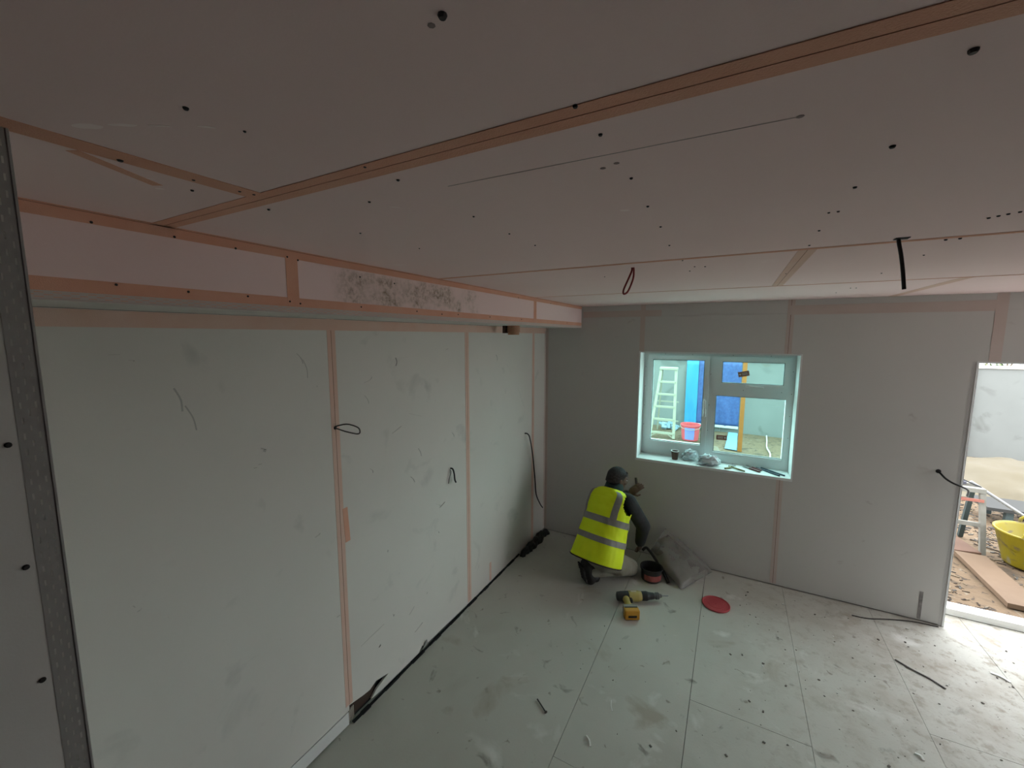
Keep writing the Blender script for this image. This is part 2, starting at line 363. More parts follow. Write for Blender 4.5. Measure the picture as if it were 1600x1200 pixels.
# ---- bulkhead along the left wall
bk = MB().box((XL-0.01, NY-0.6, BZ+0.0125), (BX-0.0125, YO-0.2, ZC+0.012)).build('wall_bulkhead', CORE)
tag(bk, 'boxed pink plasterboard bulkhead running under the ceiling along the left wall', 'bulkhead', kind='structure')
def stain_mat():
    m = PINK.copy(); m.name = 'stained_pink_plasterboard'
    nt = m.node_tree; n = nt.nodes; l = nt.links; b = n['Principled BSDF']
    src = b.inputs['Base Color'].links[0].from_socket
    geo = n.new('ShaderNodeNewGeometry'); sep = n.new('ShaderNodeSeparateXYZ'); l.new(geo.outputs['Position'], sep.inputs[0])
    def mr(sock, a, b_):
        r = n.new('ShaderNodeMapRange'); r.inputs[1].default_value = a; r.inputs[2].default_value = b_; l.new(sock, r.inputs[0]); return r.outputs[0]
    def mul(a, b_):
        q = n.new('ShaderNodeMath'); q.operation = 'MULTIPLY'; l.new(a, q.inputs[0]); l.new(b_, q.inputs[1]); return q.outputs[0]
    wob = n.new('ShaderNodeTexNoise'); wob.inputs['Scale'].default_value = 9; l.new(geo.outputs['Position'], wob.inputs['Vector'])
    box = mul(mul(mr(sep.outputs['Y'], 1.10, 1.25), mr(sep.outputs['Y'], 2.22, 1.98)), mul(mr(sep.outputs['Z'], 2.325, 2.36), mr(sep.outputs['Z'], 2.50, 2.455)))
    nz = n.new('ShaderNodeTexNoise'); nz.inputs['Scale'].default_value = 34; nz.inputs['Detail'].default_value = 8; nz.inputs['Roughness'].default_value = 0.75
    l.new(geo.outputs['Position'], nz.inputs['Vector'])
    sp = mul(mr(nz.outputs['Fac'], 0.44, 0.64), mr(wob.outputs['Fac'], 0.36, 0.56))
    f = mul(box, sp)
    base = mul(box, mr(wob.outputs['Fac'], 0.2, 1.0))
    mx0 = n.new('ShaderNodeMix'); mx0.data_type = 'RGBA'; l.new(base, mx0.inputs[0]); l.new(src, mx0.inputs[6]); mx0.inputs[7].default_value = (0.56, 0.49, 0.42, 1)
    mx = n.new('ShaderNodeMix'); mx.data_type = 'RGBA'; l.new(f, mx.inputs[0]); l.new(mx0.outputs[2], mx.inputs[6]); mx.inputs[7].default_value = (0.24, 0.165, 0.11, 1)
    l.new(mx.outputs[2], b.inputs['Base Color']); return m
STAIN = stain_mat()
for (a, b_, mm) in [(NY-0.6, 0.945, PINK), (0.945, 2.99, STAIN), (2.99, YB, PINK)]:
    MB().box((BX-0.0124, a+0.001, BZ), (BX, b_-0.001, ZC-0.0005)).build('plasterboard', mm, bk)
MB().box((XL, NY-0.6, BZ), (BX-0.0126, YB, BZ+0.0124)).build('plasterboard', BOARD, bk)
EX = (1, 0, 0)
tape(bk, (BX, NY-0.3, ZC-0.015), (BX, YB, ZC-0.015), 0.026, EX, TAPE, 0)
tape(bk, (BX, NY-0.3, BZ+0.028), (BX, YB, BZ+0.028), 0.048, EX, TAPE, 0)
tape(bk, (BX+0.0006, 0.945, BZ+0.02), (BX+0.0006, 0.945, ZC-0.01), 0.045, EX, TAPE, 0)
tape(bk, (BX+0.0006, 2.99, BZ+0.02), (BX+0.0006, 2.99, ZC-0.01), 0.05, EX, TAPE)
tape(bk, (BX-0.002, NY-0.3, ZC-0.0015), (BX-0.002, YB, ZC-0.0015), 0.004, EX, JOINT, 0, 0.003, 'joint')
for (y, z) in [(0.426,2.49),(0.597,2.49),(0.759,2.488),(0.46,2.343),(0.619,2.34),(0.786,2.341),(0.93,2.49),(0.97,2.485),(0.93,2.335),(0.97,2.33),(1.25,2.46),(1.45,2.455),
               (1.25,2.335),(1.6,2.335),(1.95,2.335),(2.3,2.335),(1.8,2.33),(2.7,2.49),(2.75,2.335),(3.3,2.49),(3.7,2.335)]:
    screw(bk, (BX+0.0012, y, z), EX, 0.9)

# perforated metal corner bead: a flange with staggered slots
def bead(parent, p0, p1, across, normal, w=0.025, period=0.026, m=None, name='corner_bead', rows=3, slot=0.5, th=0.0008):
    p0 = V(p0); p1 = V(p1); d = (p1-p0); L = d.length; d.normalize(); ac = V(across).normalized(); nr = V(normal).normalized()
    mb = MB(); n = int(L/period)
    cols = []  # (u0,u1,hole?)
    u = w*0.22; cw = (w - u)/(rows*2)
    cols.append((0, u, None))
    for r_ in range(rows):
        cols.append((u, u+cw*0.6, r_)); u += cw*0.6
        cols.append((u, u+cw*1.4, None)); u += cw*1.4
    def q(u0, u1, t0, t1):
        a = [p0 + ac*u0 + d*t0, p0 + ac*u1 + d*t0, p0 + ac*u1 + d*t1, p0 + ac*u0 + d*t1]
        mb._add([p + nr*th for p in a], [(0,1,2,3)])
    for (u0, u1, hole) in cols:
        if hole is None: q(u0, u1, 0, L)
        else:
            t = -period*(0.5 if hole % 2 else 0.0)
            while t < L:
                s0 = max(0, t); s1 = min(L, t + period*(1-slot))
                if s1 > s0: q(u0, u1, s0, s1)
                t += period
    mb.tube([p0 + nr*th, p1 + nr*th], 0.0022, 6)
    return mb.build(name, m or GALV, parent)
bead(bk, (BX+0.0012, 0.0, BZ), (BX+0.0012, YB, BZ), (0,0,1), EX, 0.02, 0.03, mat('bead_on_bulkhead', (0.55,0.48,0.45), 0.6))

# ---- left wall
wl_ = MB().box((XL-0.16, YR-0.1, -0.12), (XL-0.03, YO, ZC+0.05)).build('wall_left', MEMB)
tag(wl_, 'long wall of scuffed off white plasterboard under the bulkhead', 'wall', kind='structure')
ZT = BZ
def lboard(y0, y1, z0=0.018, poly=None):
    mb = MB()
    pts = poly or [(y0+0.001, z0), (y1-0.001, z0), (y1-0.001, ZT-0.001), (y0+0.001, ZT-0.001)]
    n = len(pts)
    mb._add([(XL, y, z) for y, z in pts] + [(XL-0.0125, y, z) for y, z in pts],
            [tuple(range(n)), tuple(range(2*n-1, n-1, -1))] + [(k, n+k, n+(k+1) % n, (k+1) % n) for k in range(n)])
    return recalc(mb.build('plasterboard', BOARD, wl_))
lboard(NY-0.1, 1.402, 0.095)
lboard(1.402, 2.607, poly=[(1.403,0.125),(1.43,0.12),(1.50,0.105),(1.55,0.098),(1.60,0.118),(1.70,0.09),(1.60,0.062),(1.56,0.03),(1.64,0.022),(1.98,0.02),(2.02,0.05),(2.045,0.03),(2.09,0.03),(2.606,0.018),(2.606,ZT-0.001),(1.403,ZT-0.001)])
lboard(2.607, 3.80); lboard(3.80, YB)
MB().box((XL-0.0125, NY-0.1, 0.012), (XL+0.0, 1.395, 0.088)).build('cut_strip', mat('bare_board_strip', (0.66,0.66,0.64), 0.9), wl_)
# torn paper flap and stained timber behind the broken corner
tp = MB(); tp._add([(XL+0.004,2.02,0.02),(XL+0.006,2.075,0.03),(XL+0.018,2.05,0.085),(XL+0.003,2.035,0.055)], [(0,1,2,3)]); tp._add([(XL+0.003,2.02,0.02),(XL+0.005,2.075,0.03),(XL+0.017,2.05,0.085),(XL+0.002,2.035,0.055)], [(3,2,1,0)])
tp.build('paper_flap', mat('torn_paper', (0.30,0.29,0.27), 0.9), wl_)
MB().box((XL-0.028, 1.40, 0.03), (XL-0.016, 1.60, 0.13)).build('exposed_timber', mat('dark_timber', (0.05,0.03,0.022), 0.8), wl_)
for k in range(4):
    MB().bar((XL-0.006,1.405+0.009*k,0.02),(XL-0.004,1.403+0.009*k,0.10),0.005,0.004).build('paper_shred', mat('paper_shred', (0.5,0.45,0.4), 0.9), wl_)
for (y, w) in ((1.402, 0.048), (2.607, 0.05), (3.80, 0.05)):
    tape(wl_, (XL, y, 0.13 if y < 2 else 0.03), (XL, y, ZT), w, EX, TAPE_W, 0.0028)
tape(wl_, (XL+0.001, 1.445, 1.09), (XL+0.001, 1.435, 1.285), 0.032, EX, TAPE, 0)
tape(wl_, (XL+0.001, NY-0.1, ZT-0.03), (XL+0.001, YB, ZT-0.03), 0.055, EX, TAPE_W, 0)
tape(wl_, (XL+0.001, YB-0.02, 0.05), (XL+0.001, YB-0.02, ZT-0.03), 0.03, EX, TAPE_B, 0)
tape(wl_, (XL+0.001, 2.935, 0.03), (XL+0.001, 2.936, 0.20), 0.03, EX, TAPE_W, 0)
# scuffs: short rubbed marks on the boards
SC1 = mat('scuff_mark', (0.42,0.41,0.385), 0.9); SC2 = mat('dark_scuff', (0.30,0.29,0.27), 0.9)
def scuff(pts, r, m):
    mb = MB(); P = spline([(XL+0.0003, y, z) for y, z in pts], 5)
    for a, b_ in zip(P[:-1], P[1:]): mb.bar(a, b_, r, 0.0006, (0,0,1) if abs((b_-a).z) < 0.8*(b_-a).length else (1,0,0))
    return mb.build('scuff', m, wl_)
for (y, z, dy, dz, r, m) in [(0.72,2.02,0.02,-0.09,0.006,SC1),(0.75,1.95,0.03,-0.10,0.005,SC1),(1.21,2.13,0.03,-0.05,0.004,SC1),(1.24,2.1,0.02,-0.09,0.003,SC1),(1.02,1.72,0.01,-0.02,0.012,SC1),
        (1.66,1.98,-0.06,-0.03,0.003,SC1),(1.6,1.88,0.03,-0.05,0.003,SC1),(1.85,2.08,0.0,-0.05,0.008,SC2),(1.95,1.72,0.12,-0.04,0.008,SC1),(1.8,1.62,0.08,0.03,0.005,SC1),(2.03,1.47,0.03,-0.06,0.006,SC1),
        (1.62,1.45,0.02,-0.03,0.004,SC2),(1.95,1.3,0.04,-0.05,0.006,SC1),(2.2,1.02,0.05,-0.03,0.012,SC1),(2.24,0.98,0.06,0.02,0.010,SC1),(2.2,0.82,0.03,-0.03,0.005,SC2),(1.75,0.46,0.01,-0.02,0.008,SC2),
        (1.5,0.42,0.18,0.02,0.002,SC2),(1.9,0.36,0.05,0.03,0.004,SC1),(1.63,0.32,0.01,0.01,0.010,SC2),(1.95,0.2,0.08,0.02,0.004,SC1),(1.35,0.7,0.02,0.0,0.006,SC1),(1.25,1.2,0.03,0.01,0.004,SC1),
        (3.05,2.05,0.02,-0.05,0.004,SC2),(2.4,1.5,0.03,-0.04,0.005,SC1),(0.55,2.15,0.03,0.0,0.003,SC2),(0.60,2.13,0.012,-0.005,0.005,SC2),(1.0,1.65,0.012,0.0,0.004,SC2),(0.98,1.64,0.006,0.0,0.004,SC2)]:
    scuff([(y,z),(y+dy*0.4+0.01,z+dz*0.5),(y+dy,z+dz)], r, m)

# ---- back wall
wb = MB(); cells(wb, [XL-0.16, WX0, WX1, DX0, DX1, XR+0.1], [-0.12, -0.03, WZ0-0.02, DZ, WZ1, ZC+0.05],
      lambda x, z: not (WX0 < x < WX1 and WZ0-0.02 < z < WZ1) and not (DX0 < x < DX1 and -0.03 < z < DZ), YB+0.0125, YO, 'Y')
wb = wb.build('wall_back', CORE)
tag(wb, 'far wall of dull plasterboard holding the white window and the open doorway', 'wall', kind='structure')
def bboard(x0, x1, z0, z1):
    us = sorted({x0+0.001, x1-0.001} | {e for e in (WX0, WX1, DX0, DX1) if x0 < e < x1}); ws = sorted({z0, z1-0.001} | {e for e in (WZ0, WZ1, DZ) if z0 < e < z1})
    mb = MB(); cells(mb, us, ws, lambda x, z: not (WX0 < x < WX1 and WZ0 < z < WZ1) and not (DX0 < x < DX1 and z < DZ), YB, YB+0.0124, 'Y')
    if mb.f: mb.build('plasterboard', BOARD_B, wb)
for a, b_ in zip([XL-0.012, -0.79, 0.41, 1.61, 2.81], [-0.79, 0.41, 1.61, 2.81, XR]):
    bboard(a, b_, 0.012, 2.40); bboard(a, b_, 2.40, ZC)
FN = (0, -1, 0)
YT = YB
tape(wb, (-0.79, YT, WZ1), (-0.79, YT, ZC), 0.045, FN, TAPE_B, 0)
tape(wb, (-0.79, YT, 0.02), (-0.79, YT, WZ0-0.0), 0.03, FN, BOARD_B, 0)
tape(wb, (0.40, YT, WZ1), (0.40, YT, ZC), 0.05, FN, TAPE_B, 0.003)
tape(wb, (0.425, YT, 0.02), (0.415, YT, WZ0), 0.05, FN, TAPE_B, 0.003)
tape(wb, (1.61, YT, DZ), (1.61, YT, ZC), 0.06, FN, TAPE_B, 0)
tape(wb, (0.38, YT-0.0005, 2.428), (1.62, YT-0.0005, 2.428), 0.075, FN, TAPE_B, 0)
tape(wb, (BX+0.02, YT-0.0005, 2.43), (-0.62, YT-0.0005, 2.43), 0.06, FN, TAPE_B, 0)
tape(wb, (XL+0.015, YT-0.0005, 0.05), (XL+0.015, YT-0.0005, BZ), 0.03, FN, TAPE_B, 0)
bead(wb, (DX0, YB, 0.0), (DX0, YB, DZ), (-1,0,0), FN, 0.022, 0.03, mat('bead_on_wall', (0.50,0.49,0.48), 0.6))
MB().box((1.382, YB-0.0015, 0.02), (1.402, YB+0.001, 0.245)).build('dirty_slot', mat('slot_dirt', (0.14,0.13,0.125), 0.9, (0.3,0.28,0.27), 30, 0.5), wb)
# board edges lining the doorway, metal bead at its head
MB().box((DX0-0.0005, YB+0.0005, 0.0), (DX0+0.012, YO, DZ)).build('door_lining', REVEAL, wb)
MB().box((DX1-0.012, YB+0.0005, 0.0), (DX1+0.0005, YO, DZ)).build('door_lining', REVEAL, wb)
MB().box((DX0+0.012, YB+0.0005, DZ-0.012), (DX1-0.012, YO, DZ+0.0005)).build('door_lining', REVEAL, wb)
# window reveal boards and sill
RT = 0.012
for nm, lo, hi in (('window_reveal', (WX0-0.0005, YB-0.001, WZ0), (WX0+RT, 4.352, WZ1)), ('window_reveal', (WX1-RT, YB-0.001, WZ0), (WX1+0.0005, 4.352, WZ1)),
                   ('window_reveal', (WX0+RT, YB-0.001, WZ1-RT), (WX1-RT, 4.352, WZ1+0.0005)), ('window_sill', (WX0, YB-0.003, WZ0-0.02), (WX1, 4.36, WZ0+0.003))):
    MB().box(lo, hi).build(nm, REVEAL, wb)

# ---- other walls out of the frame, partition on the left edge
RO = (3.15, 3.95, 0.02, 2.15)            # unglazed opening added in the unseen right wall for extra daylight
wr = MB(); cells(wr, [YR-0.1, RO[0], RO[1], YO], [-0.12, RO[2], RO[3], ZC+0.05], lambda y, z: not (RO[0] < y < RO[1] and RO[2] < z < RO[3]), XR, XR+0.25, 'X')
tag(wr.build('wall_right', mat('dark_unseen_wall', (0.22,0.21,0.20), 0.95)), 'unseen dark side wall with an opening added for extra daylight', 'wall', kind='structure')  # unseen wall given a dark finish to cut bounced light
tag(MB().box((XL-0.16, YR-0.12, -0.12), (XR+0.25, YR, ZC+0.05)).build('wall_rear', mat('dark_unseen_wall', (0.22,0.21,0.20), 0.95)), 'unseen wall behind the viewer, kept dark to cut bounced light', 'wall', kind='structure')  # rear wall, unseen, set far back and darkened against bounced light
wp = MB().box((XL+0.0, YR, -0.02), (NX, NY, ZC)).build('wall_near', BOARD_B)
tag(wp, 'end of a plasterboard partition with a metal corner bead at the left edge', 'wall', kind='structure')
bead(wp, (NX, NY, 0.0), (NX, NY, ZC), (0,-1,0), EX, 0.030, 0.024, GALV, rows=3, slot=0.42)
for z in (2.05, 1.855, 1.662, 1.47): screw(wp, (NX+0.0005, 0.166, z), EX, 1.15)

# ---- window
FY0, FY1 = 4.352, 4.42
wi = thing('window_1', (( WX0+WX1)/2, FY0, WZ0), 'white plastic framed window with one tall pane and two stacked panes', 'window', kind='structure')
MX0, MX1, TZ0, TZ1 = -0.205, -0.155, 1.685, 1.735
x0, x1, z0, z1 = WX0+RT, WX1-RT, WZ0+0.003, WZ1-RT
f = 0.055
mb = MB(); cells(mb, [x0, x0+f, MX0, MX1, x1-f, x1], [z0, z0+f+0.02, TZ0, TZ1, z1-f*0.8, z1],
    lambda x, z: x < x0+f or x > x1-f or z < z0+f+0.02 or z > z1-f*0.8 or MX0 < x < MX1 or (x > MX1 and TZ0 < z < TZ1), FY0, FY1, 'Y')
fr = mb.build('window_frame', FRAME, wi, bevel=0.004)
def sash(ax0, ax1, az0, az1, gx0, gx1, gz0, gz1, y0):
    mb = MB(); cells(mb, [ax0, gx0, gx1, ax1], [az0, gz0, gz1, az1], lambda x, z: not (gx0 < x < gx1 and gz0 < z < gz1), y0, FY1-0.01, 'Y')
    s = mb.build('sash', FRAME, wi, bevel=0.004)
    gk = MB(); e = 0.006; cells(gk, [gx0-0.001, gx0+e, gx1-e, gx1+0.001], [gz0-0.001, gz0+e, gz1-e, gz1+0.001], lambda x, z: not (gx0+e < x < gx1-e and gz0+e < z < gz1-e), y0+0.012, y0+0.03, 'Y')
    gk.build('gasket', mat('grey_gasket', (0.16,0.18,0.18), 0.7), s)
    MB().box((gx0, FY0+0.03, gz0), (gx1, FY0+0.034, gz1)).build('pane', GLASS, s)
    return s
s1 = sash(x0+f-0.015, MX0+0.012, z0+f+0.005, z1-f*0.8+0.012, -0.716, -0.236, 1.143, 1.981, FY0-0.018)
s2 = sash(MX1-0.012, x1-f+0.015, TZ1-0.012, z1-f*0.8+0.012, -0.085, 0.412, 1.773, 1.976, FY0-0.018)
s3 = sash(MX1-0.002, x1-f+0.002, z0+f+0.018, TZ0+0.002, -0.126, 0.458, 1.092, 1.648, FY0+0.006)
hb = MB(); hb.obox((-0.215, FY0-0.02, 1.47), (0.012,0,0), (0,0.008,0), (0,0,0.035)); hb.bar((-0.215, FY0-0.035, 1.47), (-0.222, FY0-0.04, 1.60), 0.016, 0.012, (0,1,0)); hb.bar((-0.215, FY0-0.02, 1.47), (-0.215, FY0-0.036, 1.47), 0.016, 0.016)
hb.build('handle', mat('white_handle', (0.86,0.88,0.88), 0.35), s1, bevel=0.003)
hb = MB(); hb.obox((0.15, FY0-0.02, 1.752), (0.035,0,0), (0,0.008,0), (0,0,0.010)); hb.bar((0.15, FY0-0.035, 1.752), (0.26, FY0-0.04, 1.746), 0.016, 0.012, (0,1,0)); hb.bar((0.15, FY0-0.02, 1.752), (0.15, FY0-0.036, 1.752), 0.016, 0.016)
hb.build('handle', MATS['white_handle'], s2, bevel=0.003)
TAGM = mat('brown_sticker', (0.30, 0.12, 0.09), 0.7); TAGW = mat('sticker_print', (0.75,0.68,0.62), 0.7)
def sticker(par, cx, cz, ang, sgn):
    c = V((cx, FY0+0.0285, cz)); ax = V((math.cos(ang),0,math.sin(ang))); az = V((-math.sin(ang),0,math.cos(ang))); mb = MB()
    mb.obox(c, ax*0.046, V((0,0.001,0)), az*0.024, 0)
    mb.lathe(c + ax*0.03*sgn + V((0,-0.001,0)), [(0.009,0),(0.009,0.0006)], 12, (0,-1,0), 1)
    for k in (-1,0,1): mb.obox(c - ax*0.01*sgn + az*0.009*k + V((0,-0.0012,0)), ax*0.024, V((0,0.0003,0)), az*0.0018, 1)
    tag(mb.build('sticker', [TAGM, TAGW], par), 'brown rectangular sticker on the glass')
sticker(s2, 0.095, 1.862, 0.22, -1)
sticker(s3, -0.055, 1.235, 0.03, 1)
for (x, z) in [(-0.785,1.9),(-0.785,1.7),(-0.785,1.5),(-0.785,1.3),(-0.18,1.85),(-0.18,1.55),(-0.18,1.3),(0.475,1.9),(0.475,1.7),(0.475,1.5),(0.475,1.3),(0.1,1.71),(0.4,1.71),(-0.6,2.035),(-0.35,2.035),(0.0,2.035),(0.3,2.035),(-0.55,1.06)]:
    screw(wi, (x, FY0-0.0005, z), FN, 0.8)

# ---- doorway threshold
dr = MB().box((DX0+0.012, 4.33, 0.0), (DX1-0.012, 4.40, 0.055))
dr.box((DX0+0.012, 4.40, -0.02), (DX1-0.012, YO+0.03, 0.03))
dr = dr.build('door_1', mat('white_threshold', (0.80,0.80,0.77), 0.5), bevel=0.004)
tag(dr, 'white plastic threshold bar across the open doorway', 'threshold', kind='structure')

# ================================================================== YARD OUTSIDE
GZ = -0.15
SAND = mat('sandy_ground', (0.112,0.074,0.043), 0.95, (0.15,0.104,0.064), 2.2, 0.6, 0.6, 26, spots=[((0.07,0.05,0.033), 3.0, 0.57, 0.12), ((0.045,0.032,0.022), 17.0, 0.58, 0.06), ((0.16,0.13,0.095), 9.0, 0.62, 0.06)])
gr = MB(); N = 60
def gh(x, y): return GZ + 0.02*mnoise.noise(V((x*1.1, y*1.1, 0))) + 0.008*mnoise.noise(V((x*4, y*4, 3))) - 0.012
gxs = [-14 + 34*i/ (N*2) for i in range(N*2+1)]; gys = [YO + 0.02 + 16*(j/N)**1.5 for j in range(N+1)]
gr._add([(x, y, gh(x, y)) for y in gys for x in gxs], [(j*(2*N+1)+i, j*(2*N+1)+i+1, (j+1)*(2*N+1)+i+1, (j+1)*(2*N+1)+i) for j in range(N) for i in range(2*N)])
go = gr.build('ground', SAND, smooth=True, origin=(0, YO, GZ)); tag(go, 'sandy earth of the yard outside strewn with chips', 'ground', kind='structure')
gs = MB().box((XR+0.25, -14, GZ-0.1), (20, YO+0.02, GZ-0.01)).build('ground_bounce_side', mat('bounce_slab', (0.6,0.59,0.57), 0.9)); tag(gs, 'unseen pale slab added beside the building to bounce daylight', 'ground', kind='structure')  # pale slab added out of view, bounces daylight through the side opening
ap = MB().box((2.75, YO+0.04, GZ-0.2), (8.5, 5.75, GZ+0.012)).build('ground_bounce_door', MATS['bounce_slab']); tag(ap, 'unseen pale slab added beside the doorway to bounce daylight indoors', 'paving', kind='structure')  # added out of view to throw daylight up onto the ceiling
pa = MB().box((-6, YO+0.04, GZ-0.2), (1.55, 6.6, GZ+0.012)).build('ground_bounce_window', MATS['bounce_slab']); tag(pa, 'unseen pale slab added below the window to bounce daylight indoors', 'paving', kind='structure')  # added below the window, unseen, to bounce daylight onto the ceiling
# wood chips and crumbs on the ground by the door
ch = MB()
for k in range(2600):
    x = random.uniform(1.6, 4.6); y = random.uniform(4.6, 8.2); x += 0.6*(2.1 < x < 2.55 and y < 6.9); a = random.uniform(0, 6.3); L = random.uniform(0.008, 0.035); w = random.uniform(0.003, 0.010)
    ch.obox((x, y, gh(x, y)+0.004), (math.cos(a)*L, math.sin(a)*L, random.uniform(-.003,.004)), (-math.sin(a)*w, math.cos(a)*w, 0), (0,0,0.003), k % 3)
tag(ch.build('wood_chips', [mat('chip_brown', (0.03,0.019,0.012), 0.9), mat('chip_tan', (0.15,0.115,0.075), 0.9), mat('chip_grey', (0.06,0.056,0.05), 0.9)]), 'scattered wood chips and crumbs on the sandy ground', 'wood chips', kind='stuff')

HOARD = mat('weathered_panel', (0.14,0.147,0.14), 0.8, (0.172,0.181,0.172), 1.6, 0.6, 0.05, 40, spots=[((0.112,0.116,0.108), 2.4, 0.58, 0.14), ((0.125,0.112,0.082), 1.3, 0.68, 0.12)])
HY = 11.3; HZ = 1.60
yw = MB().box((-9, HY+0.03, GZ-0.1), (13, HY+0.12, HZ)).build('wall_yard', mat('panel_back', (0.4,0.4,0.38), 0.9))
tag(yw, 'weathered pale grey boundary wall of tall panels across the yard', 'wall', kind='structure')
x = -9.0
while x < 12.9:
    MB().box((x+0.006, HY, GZ-0.05), (x+2.194, HY+0.03, HZ)).build('wall_panel', HOARD, yw); x += 2.2
MB().box((-9, HY-0.03, HZ), (13, HY+0.15, HZ+0.05)).build('wall_capping', mat('cream_capping', (0.42,0.40,0.34), 0.7), yw)
pier = MB().box((4.0, HY-0.10, GZ-0.05), (4.17, HY, HZ)).build('wall_pier', HOARD, yw)

# shrubs beyond the wall
LEAF = [mat('leaf_dark', (0.06,0.10,0.035), 0.7), mat('leaf_mid', (0.12,0.17,0.06), 0.7)]
def shrub(cx, cy, h, rx, lab):
    t = thing('shrub', (cx, cy, GZ), lab, 'shrub', 'shrubs beyond the yard wall')
    st = MB()
    for k in range(6):
        a = 6.28*k/6; st.tube(spline([(cx, cy, GZ), (cx+0.15*math.cos(a), cy+0.15*math.sin(a), h*0.45), (cx+rx*0.6*math.cos(a), cy+rx*0.6*math.sin(a), h*0.85)], 4), [0.03-0.002*i for i in range(9)], 6)
    st.build('stems', mat('bark', (0.12,0.09,0.06), 0.9), t)
    lf = MB()
    for k in range(1100):
        u = V((random.gauss(0,1), random.gauss(0,1), random.gauss(0,1))).normalized()*random.uniform(0.55,1.0)
        p = V((cx+u.x*rx, cy+u.y*rx, GZ + h*0.62 + u.z*h*0.42)); a = V((random.gauss(0,1), random.gauss(0,1), random.gauss(0,0.5))).normalized(); b_ = a.cross(V((0.2,0.3,1))).normalized(); L = random.uniform(0.04,0.08)
        lf._add([p - a*L, p + b_*L*0.4, p + a*L, p - b_*L*0.4], [(0,1,2,3)], k % 2)
    tag(lf.build('foliage', LEAF, t), kind='stuff')
shrub(4.7, 12.5, 1.95, 0.75, 'dark leafy shrub showing just above the yard wall, left of the pair')
shrub(6.45, 12.9, 2.05, 0.85, 'dark leafy shrub above the yard wall at the frame edge')

# step ladder
ALU = mat('pale_ladder', (0.27,0.26,0.20), 0.5)
ld = thing('step_ladder', (-1.37, 10.2, GZ), 'pale metal step ladder standing open in the yard beyond the window', 'ladder')
LT, LB = (-1.485, -1.155, 10.22, 1.43), (-1.64, -1.11, 9.9, GZ)
for k in (0, 1):
    MB().bar((LB[k], LB[2], GZ), (LT[k], LT[2], 1.43), 0.035, 0.06, (1,0,0)).build('rail', ALU, ld)
    MB().bar((LB[k]+0.06*(1-2*k)-0.02, 10.75, GZ), (LT[k]+0.02*(1-2*k), 10.27, 1.40), 0.025, 0.035, (1,0,0)).build('rear_leg', ALU, ld)
for z in (1.14, 0.85, 0.56, 0.27, -0.04):
    t_ = (z-GZ)/(1.43-GZ); xa = LB[0]+(LT[0]-LB[0])*t_; xb = LB[1]+(LT[1]-LB[1])*t_; y = LB[2]+(LT[2]-LB[2])*t_
    MB().box((xa, y-0.04, z-0.02), (xb, y+0.05, z+0.02)).build('step', ALU, ld)
MB().box((-1.52, 10.16, 1.42), (-1.12, 10.33, 1.48)).build('top_cap', ALU, ld, bevel=0.01)
for z in (0.62, 0.12):
    t_ = (z-GZ)/(1.40-GZ); y = 10.75 + (10.27-10.75)*t_
    MB().box((-1.60, y-0.012, z-0.015), (-1.10, y+0.012, z+0.015)).build('rear_brace', ALU, ld)
for k, sx in ((0, 1), (1, -1)):
    MB().bar((LB[k]+0.02*sx, 9.89, -0.13), (LB[k]+0.16*sx, 9.92, -0.045), 0.012, 0.02).build('foot_brace', ALU, ld)

# red bucket with a blue middle
RB = mat('red_plastic', (0.50,0.08,0.09), 0.5); BB = mat('blue_middle', (0.16,0.20,0.48), 0.5)
bu = thing('bucket', (-0.77, 10.0, GZ), 'red plastic bucket with a blue middle near the ladder outside', 'bucket')
MB().lathe((-0.77,10.0,GZ), [(0.165,0.0),(0.175,0.02),(0.20,0.34),(0.215,0.34),(0.215,0.37),(0.195,0.37),(0.19,0.34),(0.165,0.03)], 28, cap1=True).build('body', RB, bu, smooth=False)
lb = MB(); rs = []
for zz in (0.04, 0.31):
    r_ = 0.178 + 0.073*zz
    rs.append([V((-0.77 + r_*math.sin(a), 10.0 - r_*math.cos(a), GZ+zz)) for a in [(-0.55+1.1*i/10) for i in range(11)]])
lb._add(rs[0]+rs[1], [(i, i+1, 12+i, 11+i) for i in range(10)]); lb.build('panel', BB, bu)
MB().tube(spline([(-0.985,10.0,GZ+0.345),(-0.95,9.86,GZ+0.30),(-0.77,9.77,GZ+0.27),(-0.59,9.86,GZ+0.30),(-0.555,10.0,GZ+0.345)],6), 0.006, 6).build('handle', ALU, bu)

# blue sheeting hung on the wall
def hung_sheet(name, x0, x1, z0, z1, m, label, amp=0.02, y=HY-0.08):
    mb = MB(); n, k = 30, 16
    def pt(i, j, o):
        x = x0+(x1-x0)*i/n; z = z0+(z1-z0)*j/k
        return (x, y + amp*math.sin(x*19+z*1.5) + amp*0.8*mnoise.noise(V((x*6, z*3, x0))) + o, z + (0.012*mnoise.noise(V((x*5,1,2))) if j == 0 else 0))
    vs = [pt(i,j,0) for j in range(k+1) for i in range(n+1)] + [pt(i,j,0.004) for j in range(k+1) for i in range(n+1)]
    w = n+1; o = w*(k+1); fs = []
    for j in range(k):
        for i in range(n):
            a = j*w+i; fs += [(a, a+1, a+w+1, a+w), (o+a+w, o+a+w+1, o+a+1, o+a)]
    for j in range(k): fs += [(j*w, (j+1)*w, o+(j+1)*w, o+j*w), (j*w+n, o+j*w+n, o+(j+1)*w+n, (j+1)*w+n)]
    for i in range(n): fs += [(i, o+i, o+i+1, i+1), (k*w+i, k*w+i+1, o+k*w+i+1, o+k*w+i)]
    mb._add(vs, fs); o_ = mb.build(name, m, smooth=True); tag(o_, label, 'sheet'); return o_
hung_sheet('plastic_sheet', -1.02, -0.74, -0.10, HZ, mat('bright_blue_sheet', (0.035,0.22,0.40), 0.5), 'bright sky blue sheet hanging on the yard wall beside the ladder')
